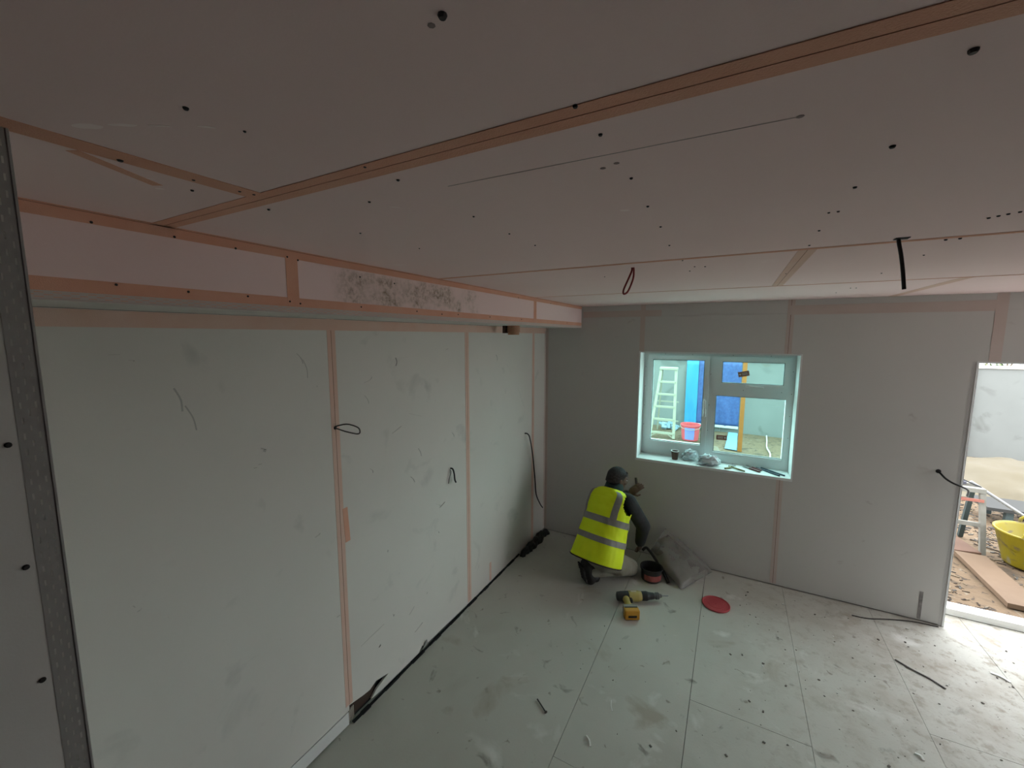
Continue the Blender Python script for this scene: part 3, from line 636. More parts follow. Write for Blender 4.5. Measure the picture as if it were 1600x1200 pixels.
db = hung_sheet('plastic_sheet', -0.735, 0.20, 0.0, HZ, mat('dark_blue_sheet', (0.03,0.055,0.17), 0.5, (0.05,0.10,0.26), 18, 0.5), 'dark blue mesh sheet hanging on the yard wall behind the post')
MB().box((-0.735, HY-0.10, -0.04), (0.20, HY-0.085, 0.02)).build('hem_batten', mat('white_batten', (0.45,0.46,0.45), 0.6), db)
po = MB().box((0.185, 9.43, GZ), (0.262, 9.50, 1.95)); po = po.build('timber_post', mat('orange_timber', (0.24,0.085,0.014), 0.7, (0.28,0.105,0.02), 8, 0.6), bevel=0.004)
tag(po, 'square orange timber post standing in the yard beyond the window', 'post')
bs = MB(); bs._add([(-0.05,9.5,-0.135),(0.17,9.45,-0.135),(0.20,11.15,-0.13),(0.0,11.15,-0.13),(-0.05,9.5,-0.13),(0.17,9.45,-0.13),(0.20,11.15,-0.125),(0.0,11.15,-0.125)], [(0,3,2,1),(4,5,6,7),(0,1,5,4),(1,2,6,5),(2,3,7,6),(3,0,4,7)])
tag(bs.build('insulation_board', mat('pale_blue_board', (0.15,0.30,0.42), 0.7)), 'pale blue strip of board lying on the ground beside the orange post', 'board')
ho = MB().tube(spline([(0.80,11.2,-0.13),(0.77,10.6,-0.13),(0.735,10.0,-0.13),(0.76,9.5,-0.13),(0.74,9.0,-0.13),(0.80,8.0,-0.13)],8), 0.014, 8)
tag(ho.build('hose', mat('white_hose', (0.5,0.5,0.48), 0.5), smooth=True), 'thin white hose lying across the sandy ground', 'hose')
ru = MB()
for k in range(24):
    c = V((random.uniform(-1.55,-1.15), random.uniform(10.85,11.15), -0.13+random.uniform(0,0.10))); a = V((random.gauss(0,1),random.gauss(0,1),random.gauss(0,1))).normalized(); b_ = a.cross(V((0.1,0.2,1))).normalized(); s_ = random.uniform(0.02,0.06)
    ru.obox(c, a*s_*1.6, b_*s_, a.cross(b_)*s_*0.5)
tag(ru.build('rubble', mat('blue_grey_rubble', (0.22,0.30,0.36), 0.8)), 'heap of blue grey rubble behind the step ladder', 'rubble', kind='stuff')

# ---- seen through the doorway: planks, tub, trestle, pole, low bench, covered heap
PLANK = mat('plank_timber', (0.115,0.072,0.043), 0.8, (0.14,0.092,0.057), 5, 0.7, 0.1, 60, spots=[((0.075,0.046,0.028), 6, 0.64, 0.08)])
pl = MB().box((2.235,4.99,-0.145),(2.485,6.0,-0.10)); tag(pl.build('plank', PLANK, bevel=0.004), 'wide sandy plank lying on the ground just outside the doorway', 'plank')
pl = MB().obox((2.31,6.42,-0.13), (0.12,0.02,0), (-0.05,0.36,0), (0,0,0.02)); tag(pl.build('plank', mat('red_plank', (0.105,0.055,0.035), 0.8, (0.125,0.07,0.046), 5, 0.7), bevel=0.003), 'reddish plank lying beyond the sandy plank', 'plank')
YEL = mat('yellow_rubber', (0.24,0.185,0.004), 0.45, (0.22,0.18,0.014), 7, 0.6, spots=[((0.13,0.10,0.04), 9, 0.56, 0.08), ((0.20,0.175,0.10), 5, 0.60, 0.08)])
tc = V((2.84, 6.06, -0.148))
tb = thing('rubber_tub', tc, 'large yellow rubber tub with mud stuck inside, standing outside the door', 'tub')
MB().lathe(tc, [(0.195,0.0),(0.205,0.015),(0.285,0.34),(0.30,0.345),(0.30,0.36),(0.282,0.36),(0.272,0.34),(0.20,0.03)], 40, cap1=True).build('body', YEL, tb, smooth=True)
for sgn in (-1, 1):
    d = V((0.35*sgn, 0.94*sgn, 0)).normalized(); e = V((-d.y, d.x, 0)); c = tc + d*0.288 + V((0,0,0.35))
    MB().tube(spline([c - e*0.10, c - e*0.085 + V((0,0,0.06)), c + V((0,0,0.095)), c + e*0.085 + V((0,0,0.06)), c + e*0.10], 6), 0.014, 8).build('handle', YEL, tb, smooth=True)
mu = MB(); mr_ = []
for j in range(9):
    rr = 0.25*j/8 + 0.002
    mr_.append([tc + V((rr*math.cos(6.2832*k/28), rr*math.sin(6.2832*k/28), 0.19 + 0.05*mnoise.noise(V((rr*9*math.cos(6.2832*k/28), rr*9*math.sin(6.2832*k/28), 4))))) for k in range(28)])
mu.rings(mr_, cap0=True); mu.build('mud', mat('dried_mud', (0.11,0.08,0.03), 0.9, (0.055,0.04,0.02), 20, 0.6, 0.5, 40), tb, smooth=True)

WOODW = mat('pale_trestle', (0.17,0.165,0.14), 0.7, (0.22,0.215,0.19), 14, 0.6)
tr = thing('trestle', (2.1, 6.3, GZ), 'pale wooden trestle frame standing in the yard outside the doorway', 'trestle')
for (xx, yy) in ((2.505,6.13),(1.70,6.13)):
    MB().bar((xx,yy,GZ),(xx-0.045,yy+0.05,0.55),0.045,0.04,(0,1,0)).build('leg', WOODW, tr)
for (xx, yy) in ((2.50,6.62),(1.72,6.62)):
    MB().bar((xx,yy,GZ),(xx-0.03,yy-0.22,0.53),0.04,0.04,(0,1,0)).build('leg', mat('dark_green_leg', (0.045,0.065,0.065), 0.6), tr)
MB().box((1.62,6.15,0.53),(2.48,6.22,0.575)).build('top_rail', WOODW, tr)
MB().box((1.62,6.35,0.53),(2.48,6.42,0.575)).build('top_rail', WOODW, tr)
MB().box((1.70,6.135,0.155),(2.49,6.165,0.20)).build('lower_rail', WOODW, tr)
MB().box((1.72,6.14,0.43),(2.47,6.16,0.46)).build('lower_rail', mat('red_rail', (0.32,0.12,0.09), 0.7), tr)
pp = MB().tube([(2.40,6.28,0.612),(3.47,6.62,-0.14)], 0.016, 10); tag(pp.build('pole', mat('white_pole', (0.26,0.265,0.27), 0.4), smooth=True), 'white pole leaning from the trestle down towards the ground', 'pole')
ptl = thing('power_tool', (2.24,6.3,0.575), 'small pale power tool lying on top of the trestle', 'tool')
MB().box((2.14,6.24,0.575),(2.30,6.31,0.63)).build('body', mat('lilac_tool', (0.15,0.14,0.17), 0.5), ptl, bevel=0.012)
MB().box((2.30,6.25,0.58),(2.36,6.30,0.615)).build('nose', mat('dark_tool', (0.08,0.08,0.1), 0.5), ptl, bevel=0.006)
lbn = thing('low_bench', (3.5,7.5,GZ), 'low grey board on dark legs beside the yellow tub', 'bench')
MB().box((2.95,7.25,0.02),(4.3,7.75,0.06)).build('top', mat('grey_board', (0.03,0.03,0.028), 0.7), lbn)
for (xx,yy) in ((3.17,7.32),(4.1,7.32),(3.12,7.68),(4.1,7.68)):
    MB().box((xx-0.035,yy-0.03,GZ),(xx+0.035,yy+0.03,0.02)).build('leg', MATS['dark_green_leg'], lbn)
tp = MB(); n = 44
def mound(x, y):
    u = (x-4.1)/1.9; w = (y-9.3)/1.0; r2 = u*u+w*w
    return GZ + max(0, 0.36*math.exp(-1.6*r2*r2) - 0.01) + (0.09*mnoise.noise(V((x*2.6,y*2.6,1))) + 0.02*mnoise.noise(V((x*8,y*8,5))))*(1 if r2 < 1 else 0.25) + 0.01
tp._add([(2.3+3.8*i/n, 8.25+2.1*j/n, mound(2.3+3.8*i/n, 8.25+2.1*j/n)) for j in range(n+1) for i in range(n+1)], [(j*(n+1)+i, j*(n+1)+i+1, (j+1)*(n+1)+i+1, (j+1)*(n+1)+i) for j in range(n) for i in range(n)])
tag(tp.build('tarpaulin', mat('cream_sheet', (0.115,0.10,0.072), 0.8, (0.095,0.078,0.048), 3, 0.6), smooth=True), 'cream plastic sheet draped over a heap by the yard wall', 'tarpaulin')

# ================================================================== THINGS IN THE ROOM
def cable(name, pts, r, m, label, n=8, parts=None):
    o = MB().tube(spline(pts, n), r, 8).build(name, m, smooth=True); return tag(o, label, 'cable')
cable('cable_loop', [(XL-0.004,1.397,1.738),(XL+0.02,1.405,1.748),(XL+0.06,1.43,1.755),(XL+0.105,1.455,1.738),(XL+0.115,1.46,1.715),(XL+0.10,1.455,1.703),(XL+0.05,1.425,1.716),(XL+0.015,1.405,1.730),(XL-0.004,1.400,1.733)], 0.0036, CABLE_G,
      'dark grey cable loop poking out of the left wall at the first taped joint')
MB_ = MB().lathe((XL+0.0005,1.400,1.735), [(0.010,0),(0.009,0.002)], 12, EX); tag(MB_.build('cable_hole', DARK, wl_), 'dark hole around the cable')
cable('cable_stub', [(XL-0.004,2.379,1.232),(XL+0.02,2.380,1.228),(XL+0.03,2.383,1.19),(XL+0.028,2.392,1.145),(XL+0.035,2.397,1.122)], 0.006, CABLE_K,
      'short black cable stub drooping from the middle of the left wall')
tag(MB().tube(spline([(XL-0.004,2.372,1.225),(XL+0.012,2.368,1.21),(XL+0.014,2.345,1.17),(XL+0.012,2.335,1.13)],6), 0.003, 6).build('wire', CABLE_G, smooth=True), 'thin grey wire hanging beside the short black cable stub', 'wire')
cable('hanging_cable', [(XL-0.004,3.613,1.235),(XL+0.03,3.618,1.232),(XL+0.045,3.64,1.18),(XL+0.04,3.72,0.98),(XL+0.03,3.80,0.70),(XL+0.028,3.84,0.52),(XL+0.035,3.93,0.38),(XL+0.04,3.985,0.32)], 0.0065, CABLE_K,
      'long black cable hanging down the left wall near the far corner')
cable('cable_loop', [(-0.417,1.885,ZC+0.004),(-0.418,1.886,ZC-0.015),(-0.435,1.888,ZC-0.055),(-0.452,1.89,ZC-0.095),(-0.450,1.892,ZC-0.112),(-0.432,1.892,ZC-0.100),(-0.412,1.890,ZC-0.05),(-0.409,1.888,ZC-0.015),(-0.411,1.885,ZC+0.004)], 0.0042, CABLE_R,
      'dark red cable loop hanging from the ceiling')
cable('hanging_cable', [(0.428,1.715,ZC+0.004),(0.429,1.715,ZC-0.01),(0.438,1.716,ZC-0.05),(0.447,1.718,ZC-0.10),(0.455,1.72,ZC-0.155)], 0.0052, CABLE_K,
      'short black cable hanging straight down from the ceiling on the right')
tag(MB().box((0.418,1.700,ZC-0.0022),(0.452,1.728,ZC-0.0003)).build('cable_slot', DARK, ce), 'dark slot cut for the cable')
cable('door_cable', [(1.397,YB+0.004,1.212),(1.402,YB-0.02,1.205),(1.43,YB-0.035,1.172),(1.47,YB-0.04,1.145),(1.515,YB-0.045,1.128),(1.56,YB-0.02,1.10),(1.585,YB+0.05,1.04)], 0.0065, CABLE_K,
      'dark cable poking out of the far wall beside the doorway')
cable('extension_lead', [(1.62,4.75,-0.13),(1.66,5.3,-0.13),(1.72,5.9,-0.12),(1.80,6.08,0.10),(1.84,6.12,0.45),(1.92,6.17,0.585),(2.10,6.23,0.60),(2.26,6.33,0.645),(2.40,6.25,0.60),(2.475,6.22,0.56),(2.50,6.24,0.40),(2.55,6.34,0.10),(2.58,6.42,-0.13)], 0.0065, CABLE_K,
      'black extension lead draped over the pale trestle outside the doorway')
tag(MB().lathe((1.398,YB-0.0005,1.212), [(0.016,0),(0.014,0.0015)], 12, FN).build('cable_hole', DARK, wb), 'dark hole around the cable')

# copper coloured socket under the bulkhead
ps = thing('pipe_stub', (-1.62,3.02,2.215), 'short copper brown pipe stub hanging under the bulkhead near the corner', 'pipe')
COP = mat('terracotta_pipe', (0.40,0.20,0.12), 0.6, (0.46,0.26,0.16), 20, 0.6)
MB().lathe((-1.62,3.02,2.297), [(0.052,0.0),(0.052,0.02),(0.055,0.02),(0.055,0.03),(0.052,0.03),(0.052,0.04),(0.055,0.04),(0.055,0.05),(0.048,0.05),(0.048,0.075),(0.040,0.075),(0.040,0.03)], 20, (0,0,-1)).build('body', COP, ps)
MB().box((-1.70,2.975,2.235),(-1.672,3.065,2.297)).build('bracket', mat('dark_bracket', (0.10,0.06,0.045), 0.7), ps)

# black membrane along the foot of the left wall, bunched up in the corner
def crumple(name, pts, w, h, m, label, cat, seed=0, n=40, k=9, amp=0.012):
    """crumpled roll: cross-section half ellipse along a path"""
    P = spline(pts, max(2, n//(len(pts)-1))); mb = MB(); rs = []
    for i, p in enumerate(P):
        t = i/(len(P)-1); d = (P[min(i+1,len(P)-1)]-P[max(i-1,0)]).normalized(); sx = d.cross(V((0,0,1))).normalized(); e = max(0.15, math.sin(math.pi*min(max(t,0.03),0.97))**0.35); r_ = []
        for j in range(k*2):
            a = 2*math.pi*j/(k*2); q = p + sx*math.cos(a)*w*e + V((0,0,1))*(max(-0.12, math.sin(a))*h*e)
            nz = mnoise.noise(V((q.x*22+seed, q.y*22, q.z*22))); q += (sx*math.cos(a) + V((0,0,abs(math.sin(a)))))*nz*amp
            if q.z < p.z: q.z = p.z
            r_.append(q)
        rs.append(r_)
    mb.rings(rs, cap0=True, cap1=True); o = mb.build(name, m, smooth=False); return tag(o, label, cat)
crumple('membrane_bundle', [(-1.765,3.46,0.001),(-1.755,3.60,0.001),(-1.745,3.78,0.001),(-1.755,3.95,0.001),(-1.725,4.06,0.001)], 0.042, 0.075, MEMB, 'crumpled black plastic membrane bunched along the floor in the far corner', 'membrane', 3, amp=0.02)
ms = MB()
for i in range(34):
    y = 1.42 + i*0.061
    ms.obox((XL+0.003, y+0.03, 0.004), (0.009+0.003*math.sin(i*1.7),0,-0.002), (0,0.031,0), (0,0,0.002+0.0016*math.sin(i*2.3)))
tag(ms.build('membrane_strip', MEMB), 'black membrane edge showing along the foot of the left wall', 'membrane')
st = MB(); P = spline([(0.95,3.95,0.003),(1.05,3.96,0.004),(1.2,4.03,0.003),(1.35,4.08,0.006),(1.50,4.10,0.003)], 8)
for a, b_ in zip(P[:-1], P[1:]): st.bar(a, b_, 0.010, 0.004)
tag(st.build('rubber_strip', mat('dark_rubber', (0.06,0.055,0.05), 0.8)), 'thin dark strip lying on the floor along the far wall by the door', 'strip')

# ---- things on the window sill
SZ = WZ0 + 0.0032
cu = thing('paper_cup', (-0.455,4.25,SZ), 'brown paper coffee cup with a white rim on the window sill', 'cup')
MB().lathe((-0.455,4.25,SZ), [(0.026,0.0),(0.027,0.004),(0.036,0.083),(0.034,0.083),(0.025,0.008)], 24, cap1=True).build('body', mat('brown_paper_cup', (0.13,0.075,0.06), 0.7), cu, smooth=False)
MB().lathe((-0.455,4.25,SZ), [(0.0355,0.081),(0.0385,0.083),(0.0385,0.088),(0.0345,0.088),(0.0335,0.070)], 24, cap0=False, cap1=False).build('rim', mat('white_paper', (0.82,0.82,0.8), 0.7), cu, smooth=True)
def crumpled_bag(cx, cy, rx, ry, rz, rot, seed, label, m):
    n, k = 48, 28; rs = []
    for i in range(k+1):
        t = -math.pi/2 + math.pi*i/k; r_ = []
        for j in range(n):
            a = 2*math.pi*j/n; d = V((math.cos(t)*math.cos(a), math.cos(t)*math.sin(a), math.sin(t)))
            if i in (0, k): d = V((0,0,-1 if i == 0 else 1))
            f_ = 1 + 0.30*mnoise.noise(d*2.1+V((seed,0,0))) - 0.45*abs(mnoise.noise(d*3.6+V((0,seed,0)))) + 0.20*mnoise.noise(d*7+V((0,0,seed)))
            p = V((d.x*rx, d.y*ry, d.z*rz))*f_; c_, s_ = math.cos(rot), math.sin(rot)
            r_.append(V((cx + p.x*c_ - p.y*s_, cy + p.x*s_ + p.y*c_, SZ + max(0, rz*0.72 + p.z))))
        rs.append(r_)
    mb = MB(); mb.rings(rs, cap0=True, cap1=True); return tag(mb.build('plastic_bag', m, smooth=True), label, 'bag')
BAGM = mat('pale_blue_film', (0.62,0.72,0.78), 0.25, (0.82,0.88,0.90), 40, 0.6, spec=0.6)
crumpled_bag(-0.315, 4.292, 0.085, 0.042, 0.060, 0.5, 2.0, 'crumpled pale plastic bag against the window frame behind another bag', BAGM)
crumpled_bag(-0.150, 4.205, 0.105, 0.055, 0.060, 0.15, 9.0, 'crumpled pale blue plastic bag at the middle of the sill in front', BAGM)
# pliers
plr = thing('pliers', (0.07,4.165,SZ), 'open pliers with olive handles lying on the window sill', 'pliers')
HND = mat('olive_handle', (0.26,0.24,0.10), 0.6); STL = mat('steel', (0.32,0.32,0.32), 0.35, metal=0.9)
hx = V((0.03,4.225,SZ+0.012))
MB().tube(spline([hx, V((0.07,4.19,SZ+0.010)), V((0.15,4.135,SZ+0.009))],5), 0.0075, 8).build('handle', HND, plr, smooth=True)
MB().tube(spline([hx, V((0.03,4.18,SZ+0.010)), V((-0.01,4.14,SZ+0.009))],5), 0.0075, 8).build('handle', HND, plr, smooth=True)
jw = MB(); jw.lathe(hx-V((0,0,0.007)), [(0.013,0),(0.013,0.014)], 14); jw.bar(hx, hx+V((0.045,0.035,0)), 0.012, 0.012); jw.bar(hx, hx+V((0.02,0.05,0)), 0.012, 0.012)
jw.build('jaws', STL, plr, bevel=0.002)
# two scrapers and two files
def handtool(name, a, b_, w, h, mh, label, blade=None):
    a = V(a); b_ = V(b_); t = thing(name, ((a+b_)/2 - V((0,0,h/2))), label, name.split('_')[-1])
    c = a.lerp(b_, 0.62)
    MB().bar(a, c, w, h).build('handle', mh, t, bevel=min(w,h)*0.3); MB().bar(c, b_, w*0.8, h*0.55).build('blade', blade or STL, t); return t
MAR = mat('maroon_handle', (0.14,0.05,0.05), 0.5); NAV = mat('navy_handle', (0.03,0.06,0.09), 0.5)
handtool('putty_knife', (0.27,4.185,SZ+0.008),(0.14,4.30,SZ+0.008), 0.022, 0.016, MAR, 'maroon handled putty knife on the sill beside the pliers, nearer the room')
handtool('putty_knife', (0.285,4.235,SZ+0.008),(0.165,4.335,SZ+0.008), 0.018, 0.016, MAR, 'maroon handled putty knife on the sill nearer the glass')
handtool('flat_file', (0.415,4.15,SZ+0.006),(0.245,4.32,SZ+0.006), 0.016, 0.012, NAV, 'dark blue file lying slanted on the sill, nearer the room', NAV)
handtool('flat_file', (0.455,4.175,SZ+0.006),(0.285,4.335,SZ+0.006), 0.015, 0.012, NAV, 'dark blue file lying slanted on the sill next to the corner', NAV)

# ---- floor: tub, lid, bag, drill
tb2 = thing('filler_tub', (-0.548,3.70,0), 'small black round tub with a red label on the floor by the kneeling worker', 'tub')
MB().lathe((-0.548,3.70,0.0), [(0.080,0.0),(0.086,0.006),(0.092,0.105),(0.099,0.105),(0.099,0.122),(0.090,0.122),(0.086,0.10),(0.078,0.02)], 32, cap1=True).build('body', mat('black_plastic', (0.02,0.02,0.022), 0.45), tb2)
lb = MB(); rs = []
for zz in (0.022, 0.075):
    r_ = 0.0878 + 0.055*zz
    rs.append([V((-0.548 + r_*math.sin(a), 3.70 - r_*math.cos(a), zz)) for a in [(-0.55+2.0*i/14) for i in range(15)]])
lb._add(rs[0]+rs[1], [(i, i+1, 16+i, 15+i) for i in range(14)]); lb.build('label', mat('red_label', (0.30,0.05,0.05), 0.6, (0.36,0.12,0.11), 30, 0.5), tb2)
hs = MB().tube(spline([(-0.655,3.82,0.19),(-0.625,3.84,0.215),(-0.585,3.83,0.19),(-0.53,3.81,0.135),(-0.455,3.76,0.07),(-0.395,3.69,0.014)],6), 0.013, 8)
li = thing('plastic_disc', (-0.01,3.575,0), 'round red plastic lid lying flat on the floor', 'lid')
RL = mat('red_lid', (0.42,0.045,0.06), 0.45, (0.48,0.07,0.08), 12, 0.5)
MB().lathe((-0.01,3.575,0.0012), [(0.104,0.0),(0.106,0.004),(0.106,0.012),(0.100,0.014),(0.096,0.009),(0.06,0.009),(0.058,0.0105),(0.004,0.0105)], 40).build('disc', RL, li, smooth=False)
MB().lathe((-0.01,3.575,0.0115), [(0.006,0),(0.006,0.0015)], 12).build('centre_boss', RL, li)

# translucent dusty bag with dark contents leaning towards the wall
A_, B_, C_, D_ = V((-0.055,4.075,0.012)), V((-0.285,3.64,0.012)), V((-0.60,3.86,0.17)), V((-0.49,4.085,0.335))
pb = thing('plastic_sack', (-0.3,3.9,0), 'grey translucent plastic sack of dark material slumped against the far wall', 'sack')
def sack(scale, thick, zlo, seed):
    n, k = 26, 26; top = []; bot = []
    ctr = (A_+B_+C_+D_)/4; nr = (A_-B_).cross(C_-B_).normalized(); nr = nr if nr.z > 0 else -nr
    for j in range(k+1):
        rowt = []; rowb = []
        for i in range(n+1):
            u = i/n; w = j/k; q = (A_*(1-u)+B_*u)*(1-w) + (D_*(1-u)+C_*u)*w
            q = ctr + (q-ctr)*scale; e = (16*u*(1-u)*w*(1-w))**0.4
            nz = 0.022*mnoise.noise(q*7+V((seed,0,0))) + 0.016*abs(mnoise.noise(q*13+V((0,seed,0))))
            tt = q + nr*(thick*e*(0.75+0.4*w*0+0.35*(1-w)) + nz*e); bb = q - nr*(thick*0.45*e - nz*0.6*e)
            for p in (tt, bb):
                p.z = max(p.z, zlo); p.y = min(p.y, 4.105)
            rowt.append(tt); rowb.append(bb)
        top.append(rowt); bot.append(rowb)
    mb = MB(); W = n+1
    mb._add([p for r_ in top for p in r_], [(j*W+i, j*W+i+1, (j+1)*W+i+1, (j+1)*W+i) for j in range(k) for i in range(n)])
    mb._add([p for r_ in bot for p in r_], [((j+1)*W+i, (j+1)*W+i+1, j*W+i+1, j*W+i) for j in range(k) for i in range(n)])
    return mb
sack(1.0, 0.075, 0.003, 1.0).build('film', plastic_film('dusty_film', (0.30,0.285,0.255), 0.55, 0.28), pb, smooth=True)
sack(0.80, 0.035, 0.008, 5.0).build('contents', mat('dark_contents', (0.05,0.05,0.045), 0.8, (0.12,0.115,0.10), 12, 0.6), pb, smooth=True)

tag(hs.build('curved_band', mat('sack_edge_black', (0.015,0.015,0.015), 0.45), pb, smooth=True), 'black curved band along the edge of the sack')  # black curved tube laid along the sack's edge

# cordless drill lying on its side
YD = mat('drill_yellow', (0.48,0.36,0.06), 0.5, (0.36,0.31,0.15), 25, 0.7); KD = mat('drill_black', (0.025,0.025,0.025), 0.5); OR = mat('battery_orange', (0.55,0.27,0.03), 0.5); GD = mat('drill_grey', (0.30,0.29,0.26), 0.5)
dr_ = thing('cordless_drill', (-0.62,3.22,0), 'yellow and black cordless drill lying on its side on the floor', 'drill')
ax_ = (V((-0.385,3.44,0.045)) - V((-0.74,3.235,0.05))); ax_.normalize(); b0 = V((-0.735,3.225,0.052)); sd_ = V((ax_.y,-ax_.x,0)).normalized()
MB().lathe(b0, [(0.020,-0.012),(0.034,-0.006),(0.038,0.02),(0.040,0.07),(0.038,0.12)], 18, ax_).build('rear_housing', KD, dr_, smooth=False)
MB().lathe(b0, [(0.036,0.085),(0.042,0.09),(0.043,0.17),(0.036,0.20)], 18, ax_).build('motor_housing', YD, dr_, smooth=False)
MB().lathe(b0, [(0.037,0.195),(0.038,0.24),(0.030,0.265),(0.026,0.30)], 18, ax_).build('gearbox', KD, dr_, smooth=False)
MB().lathe(b0, [(0.020,0.295),(0.024,0.30),(0.024,0.315),(0.028,0.318),(0.028,0.342),(0.018,0.352),(0.012,0.37)], 18, ax_).build('chuck', mat('chuck_grey', (0.09,0.09,0.09), 0.4, metal=0.4), dr_, smooth=False)
MB().lathe(b0, [(0.005,0.36),(0.005,0.42),(0.001,0.43)], 8, ax_).build('bit', STL, dr_)
h0 = b0 + ax_*0.06; h1 = h0 + sd_*0.16 - ax_*0.01 - V((0,0,0.004))
hm = MB(); rs = []
for t_ in (0, 0.25, 0.5, 0.75, 1.0):
    c = h0.lerp(h1, t_); w = 0.034 - 0.008*math.sin(math.pi*t_); hgt = 0.026
    rs.append([c + ax_*w*math.cos(6.2832*j/14) + V((0,0,1))*hgt*math.sin(6.2832*j/14) for j in range(14)])
hm.rings(rs, cap0=True, cap1=True); hm.build('handle', YD, dr_, smooth=True)
MB().obox(h0 + sd_*0.055 + ax_*0.036, ax_*0.008, sd_*0.018, V((0,0,0.014))).build('trigger', KD, dr_, bevel=0.003)
MB().obox(h1 + sd_*0.004, ax_*0.056, sd_*0.017, V((0,0,0.038))).build('handle_foot', GD, dr_, bevel=0.006)
bt = MB().obox(h1 + sd_*0.047 - V((0,0,0.002)), ax_*0.058, sd_*0.027, V((0,0,0.040))).build('battery', OR, dr_, bevel=0.008)
MB().obox(h1 + sd_*0.072 - V((0,0,0.012)), ax_*0.034, sd_*0.0035, V((0,0,0.010))).build('battery_plate', KD, bt, bevel=0.002)
MB().obox(h1 + sd_*0.028 - V((0,0,0.0)), ax_*0.050, sd_*0.006, V((0,0,0.0405))).build('battery_rail', KD, bt, bevel=0.002)
MB().obox(h0 + ax_*0.07 + V((0,0,0.043)), ax_*0.024, sd_*0.006, V((0,0,0.003))).build('badge', mat('pale_badge', (0.62,0.58,0.42), 0.5), dr_, bevel=0.002)

# ---- loose bits on the floor
def bit(name, pts, w, h, m, label, cat):
    mb = MB(); P = spline(pts, 4)
    for a, b_ in zip(P[:-1], P[1:]): mb.bar(a, b_, w, h)
    return tag(mb.build(name, m), label, cat)
DKB = MATS['dark_rubber']; WHB = mat('white_scrap', (0.78,0.78,0.75), 0.7)
nl = MB().tube([(-0.935,2.06,0.006),(-0.855,2.005,0.006)], 0.004, 8); nl.lathe((-0.855,2.005,0.006), [(0.009,0),(0.009,0.003)], 10, (0.8,-0.55,0)); tag(nl.build('nail', mat('rusty_nail', (0.05,0.045,0.04), 0.6)), 'dark nail lying on the bare floor away from the walls', 'nail')
bit('black_strip', [(1.10,3.52,0.003),(1.17,3.46,0.004),(1.24,3.42,0.003),(1.30,3.36,0.003)], 0.010, 0.004, DKB, 'thin curved black strip on the floor right of the red lid', 'strip')
bit('white_scrap', [(-0.60,1.985,0.003),(-0.575,1.965,0.006),(-0.56,1.935,0.003)], 0.008, 0.003, WHB, 'curled white scrap on the floor in the foreground', 'scrap')
bit('white_scrap', [(-0.535,2.27,0.003),(-0.525,2.23,0.005),(-0.51,2.20,0.003)], 0.004, 0.003, WHB, 'thin white sliver on the floor beyond the curled scrap', 'scrap')
bit('white_scrap', [(0.975,2.73,0.003),(0.995,2.72,0.007),(1.0,2.70,0.003)], 0.012, 0.003, WHB, 'small white flake on the floor at the right foreground', 'scrap')
bit('white_scrap', [(1.29,2.69,0.003),(1.32,2.665,0.006),(1.34,2.65,0.003)], 0.010, 0.003, WHB, 'white flake on the floor closest to the bottom right corner', 'scrap')
bit('paper_scrap', [(1.62,3.68,0.003),(1.66,3.66,0.006),(1.69,3.63,0.003)], 0.016, 0.003, WHB, 'torn paper scrap lying on the floor seam inside the doorway', 'scrap')
cr = MB()
for k in range(190):
    x = random.uniform(-0.9,2.2); y = random.uniform(2.0,4.0)
    if random.random() < 0.5: x = random.uniform(0.2,1.9); y = random.uniform(2.4,3.9)
    if (x+0.01)**2+(y-3.575)**2 < 0.13**2: continue
    if (V((x,y,0))-V((-0.9,3.65,0))).length < 0.65 or (x < -0.2 and y > 3.5): continue
    a = random.uniform(0,6.3); s_ = random.choice([0.0015,0.002,0.002,0.003,0.0045])
    cr.obox((x,y,s_*0.4), (math.cos(a)*s_*1.5, math.sin(a)*s_*1.5, 0), (-math.sin(a)*s_, math.cos(a)*s_, 0), (0,0,s_*0.4), 0 if random.random() < 0.85 else 1)
tag(cr.build('floor_crumbs', [mat('dark_crumb', (0.14,0.125,0.11), 0.9), WHB]), 'tiny dark and white crumbs scattered over the floor', 'crumbs', kind='stuff')

# ================================================================== KNEELING WORKER
def remeshed(mb, name, m, parent, voxel, smooth_it=4):
    """fuse overlapping closed shells into one continuous surface"""
    me = bpy.data.meshes.new(name+'_raw'); me.from_pydata([tuple(p) for p in mb.v], [], mb.f); me.update()
    bm = bmesh.new(); bm.from_mesh(me); bmesh.ops.recalc_face_normals(bm, faces=bm.faces); bm.to_mesh(me); bm.free()
    t = bpy.data.objects.new(name+'_raw', me); COL.objects.link(t)
    r = t.modifiers.new('r', 'REMESH'); r.mode = 'VOXEL'; r.voxel_size = voxel
    if smooth_it:
        sm = t.modifiers.new('s', 'SMOOTH'); sm.iterations = smooth_it; sm.factor = 0.5
    dg = bpy.context.evaluated_depsgraph_get(); ev = t.evaluated_get(dg); nm = bpy.data.meshes.new_from_object(ev)
    bpy.data.objects.remove(t); org = V(parent['_w'])
    nm.transform(Matrix.Translation(-org)); nm.materials.clear(); nm.materials.append(m); nm.name = name
    nm.polygons.foreach_set('use_smooth', [True]*len(nm.polygons))
    o = bpy.data.objects.new(name, nm); COL.objects.link(o); o.parent = parent; o['_w'] = tuple(org); return o

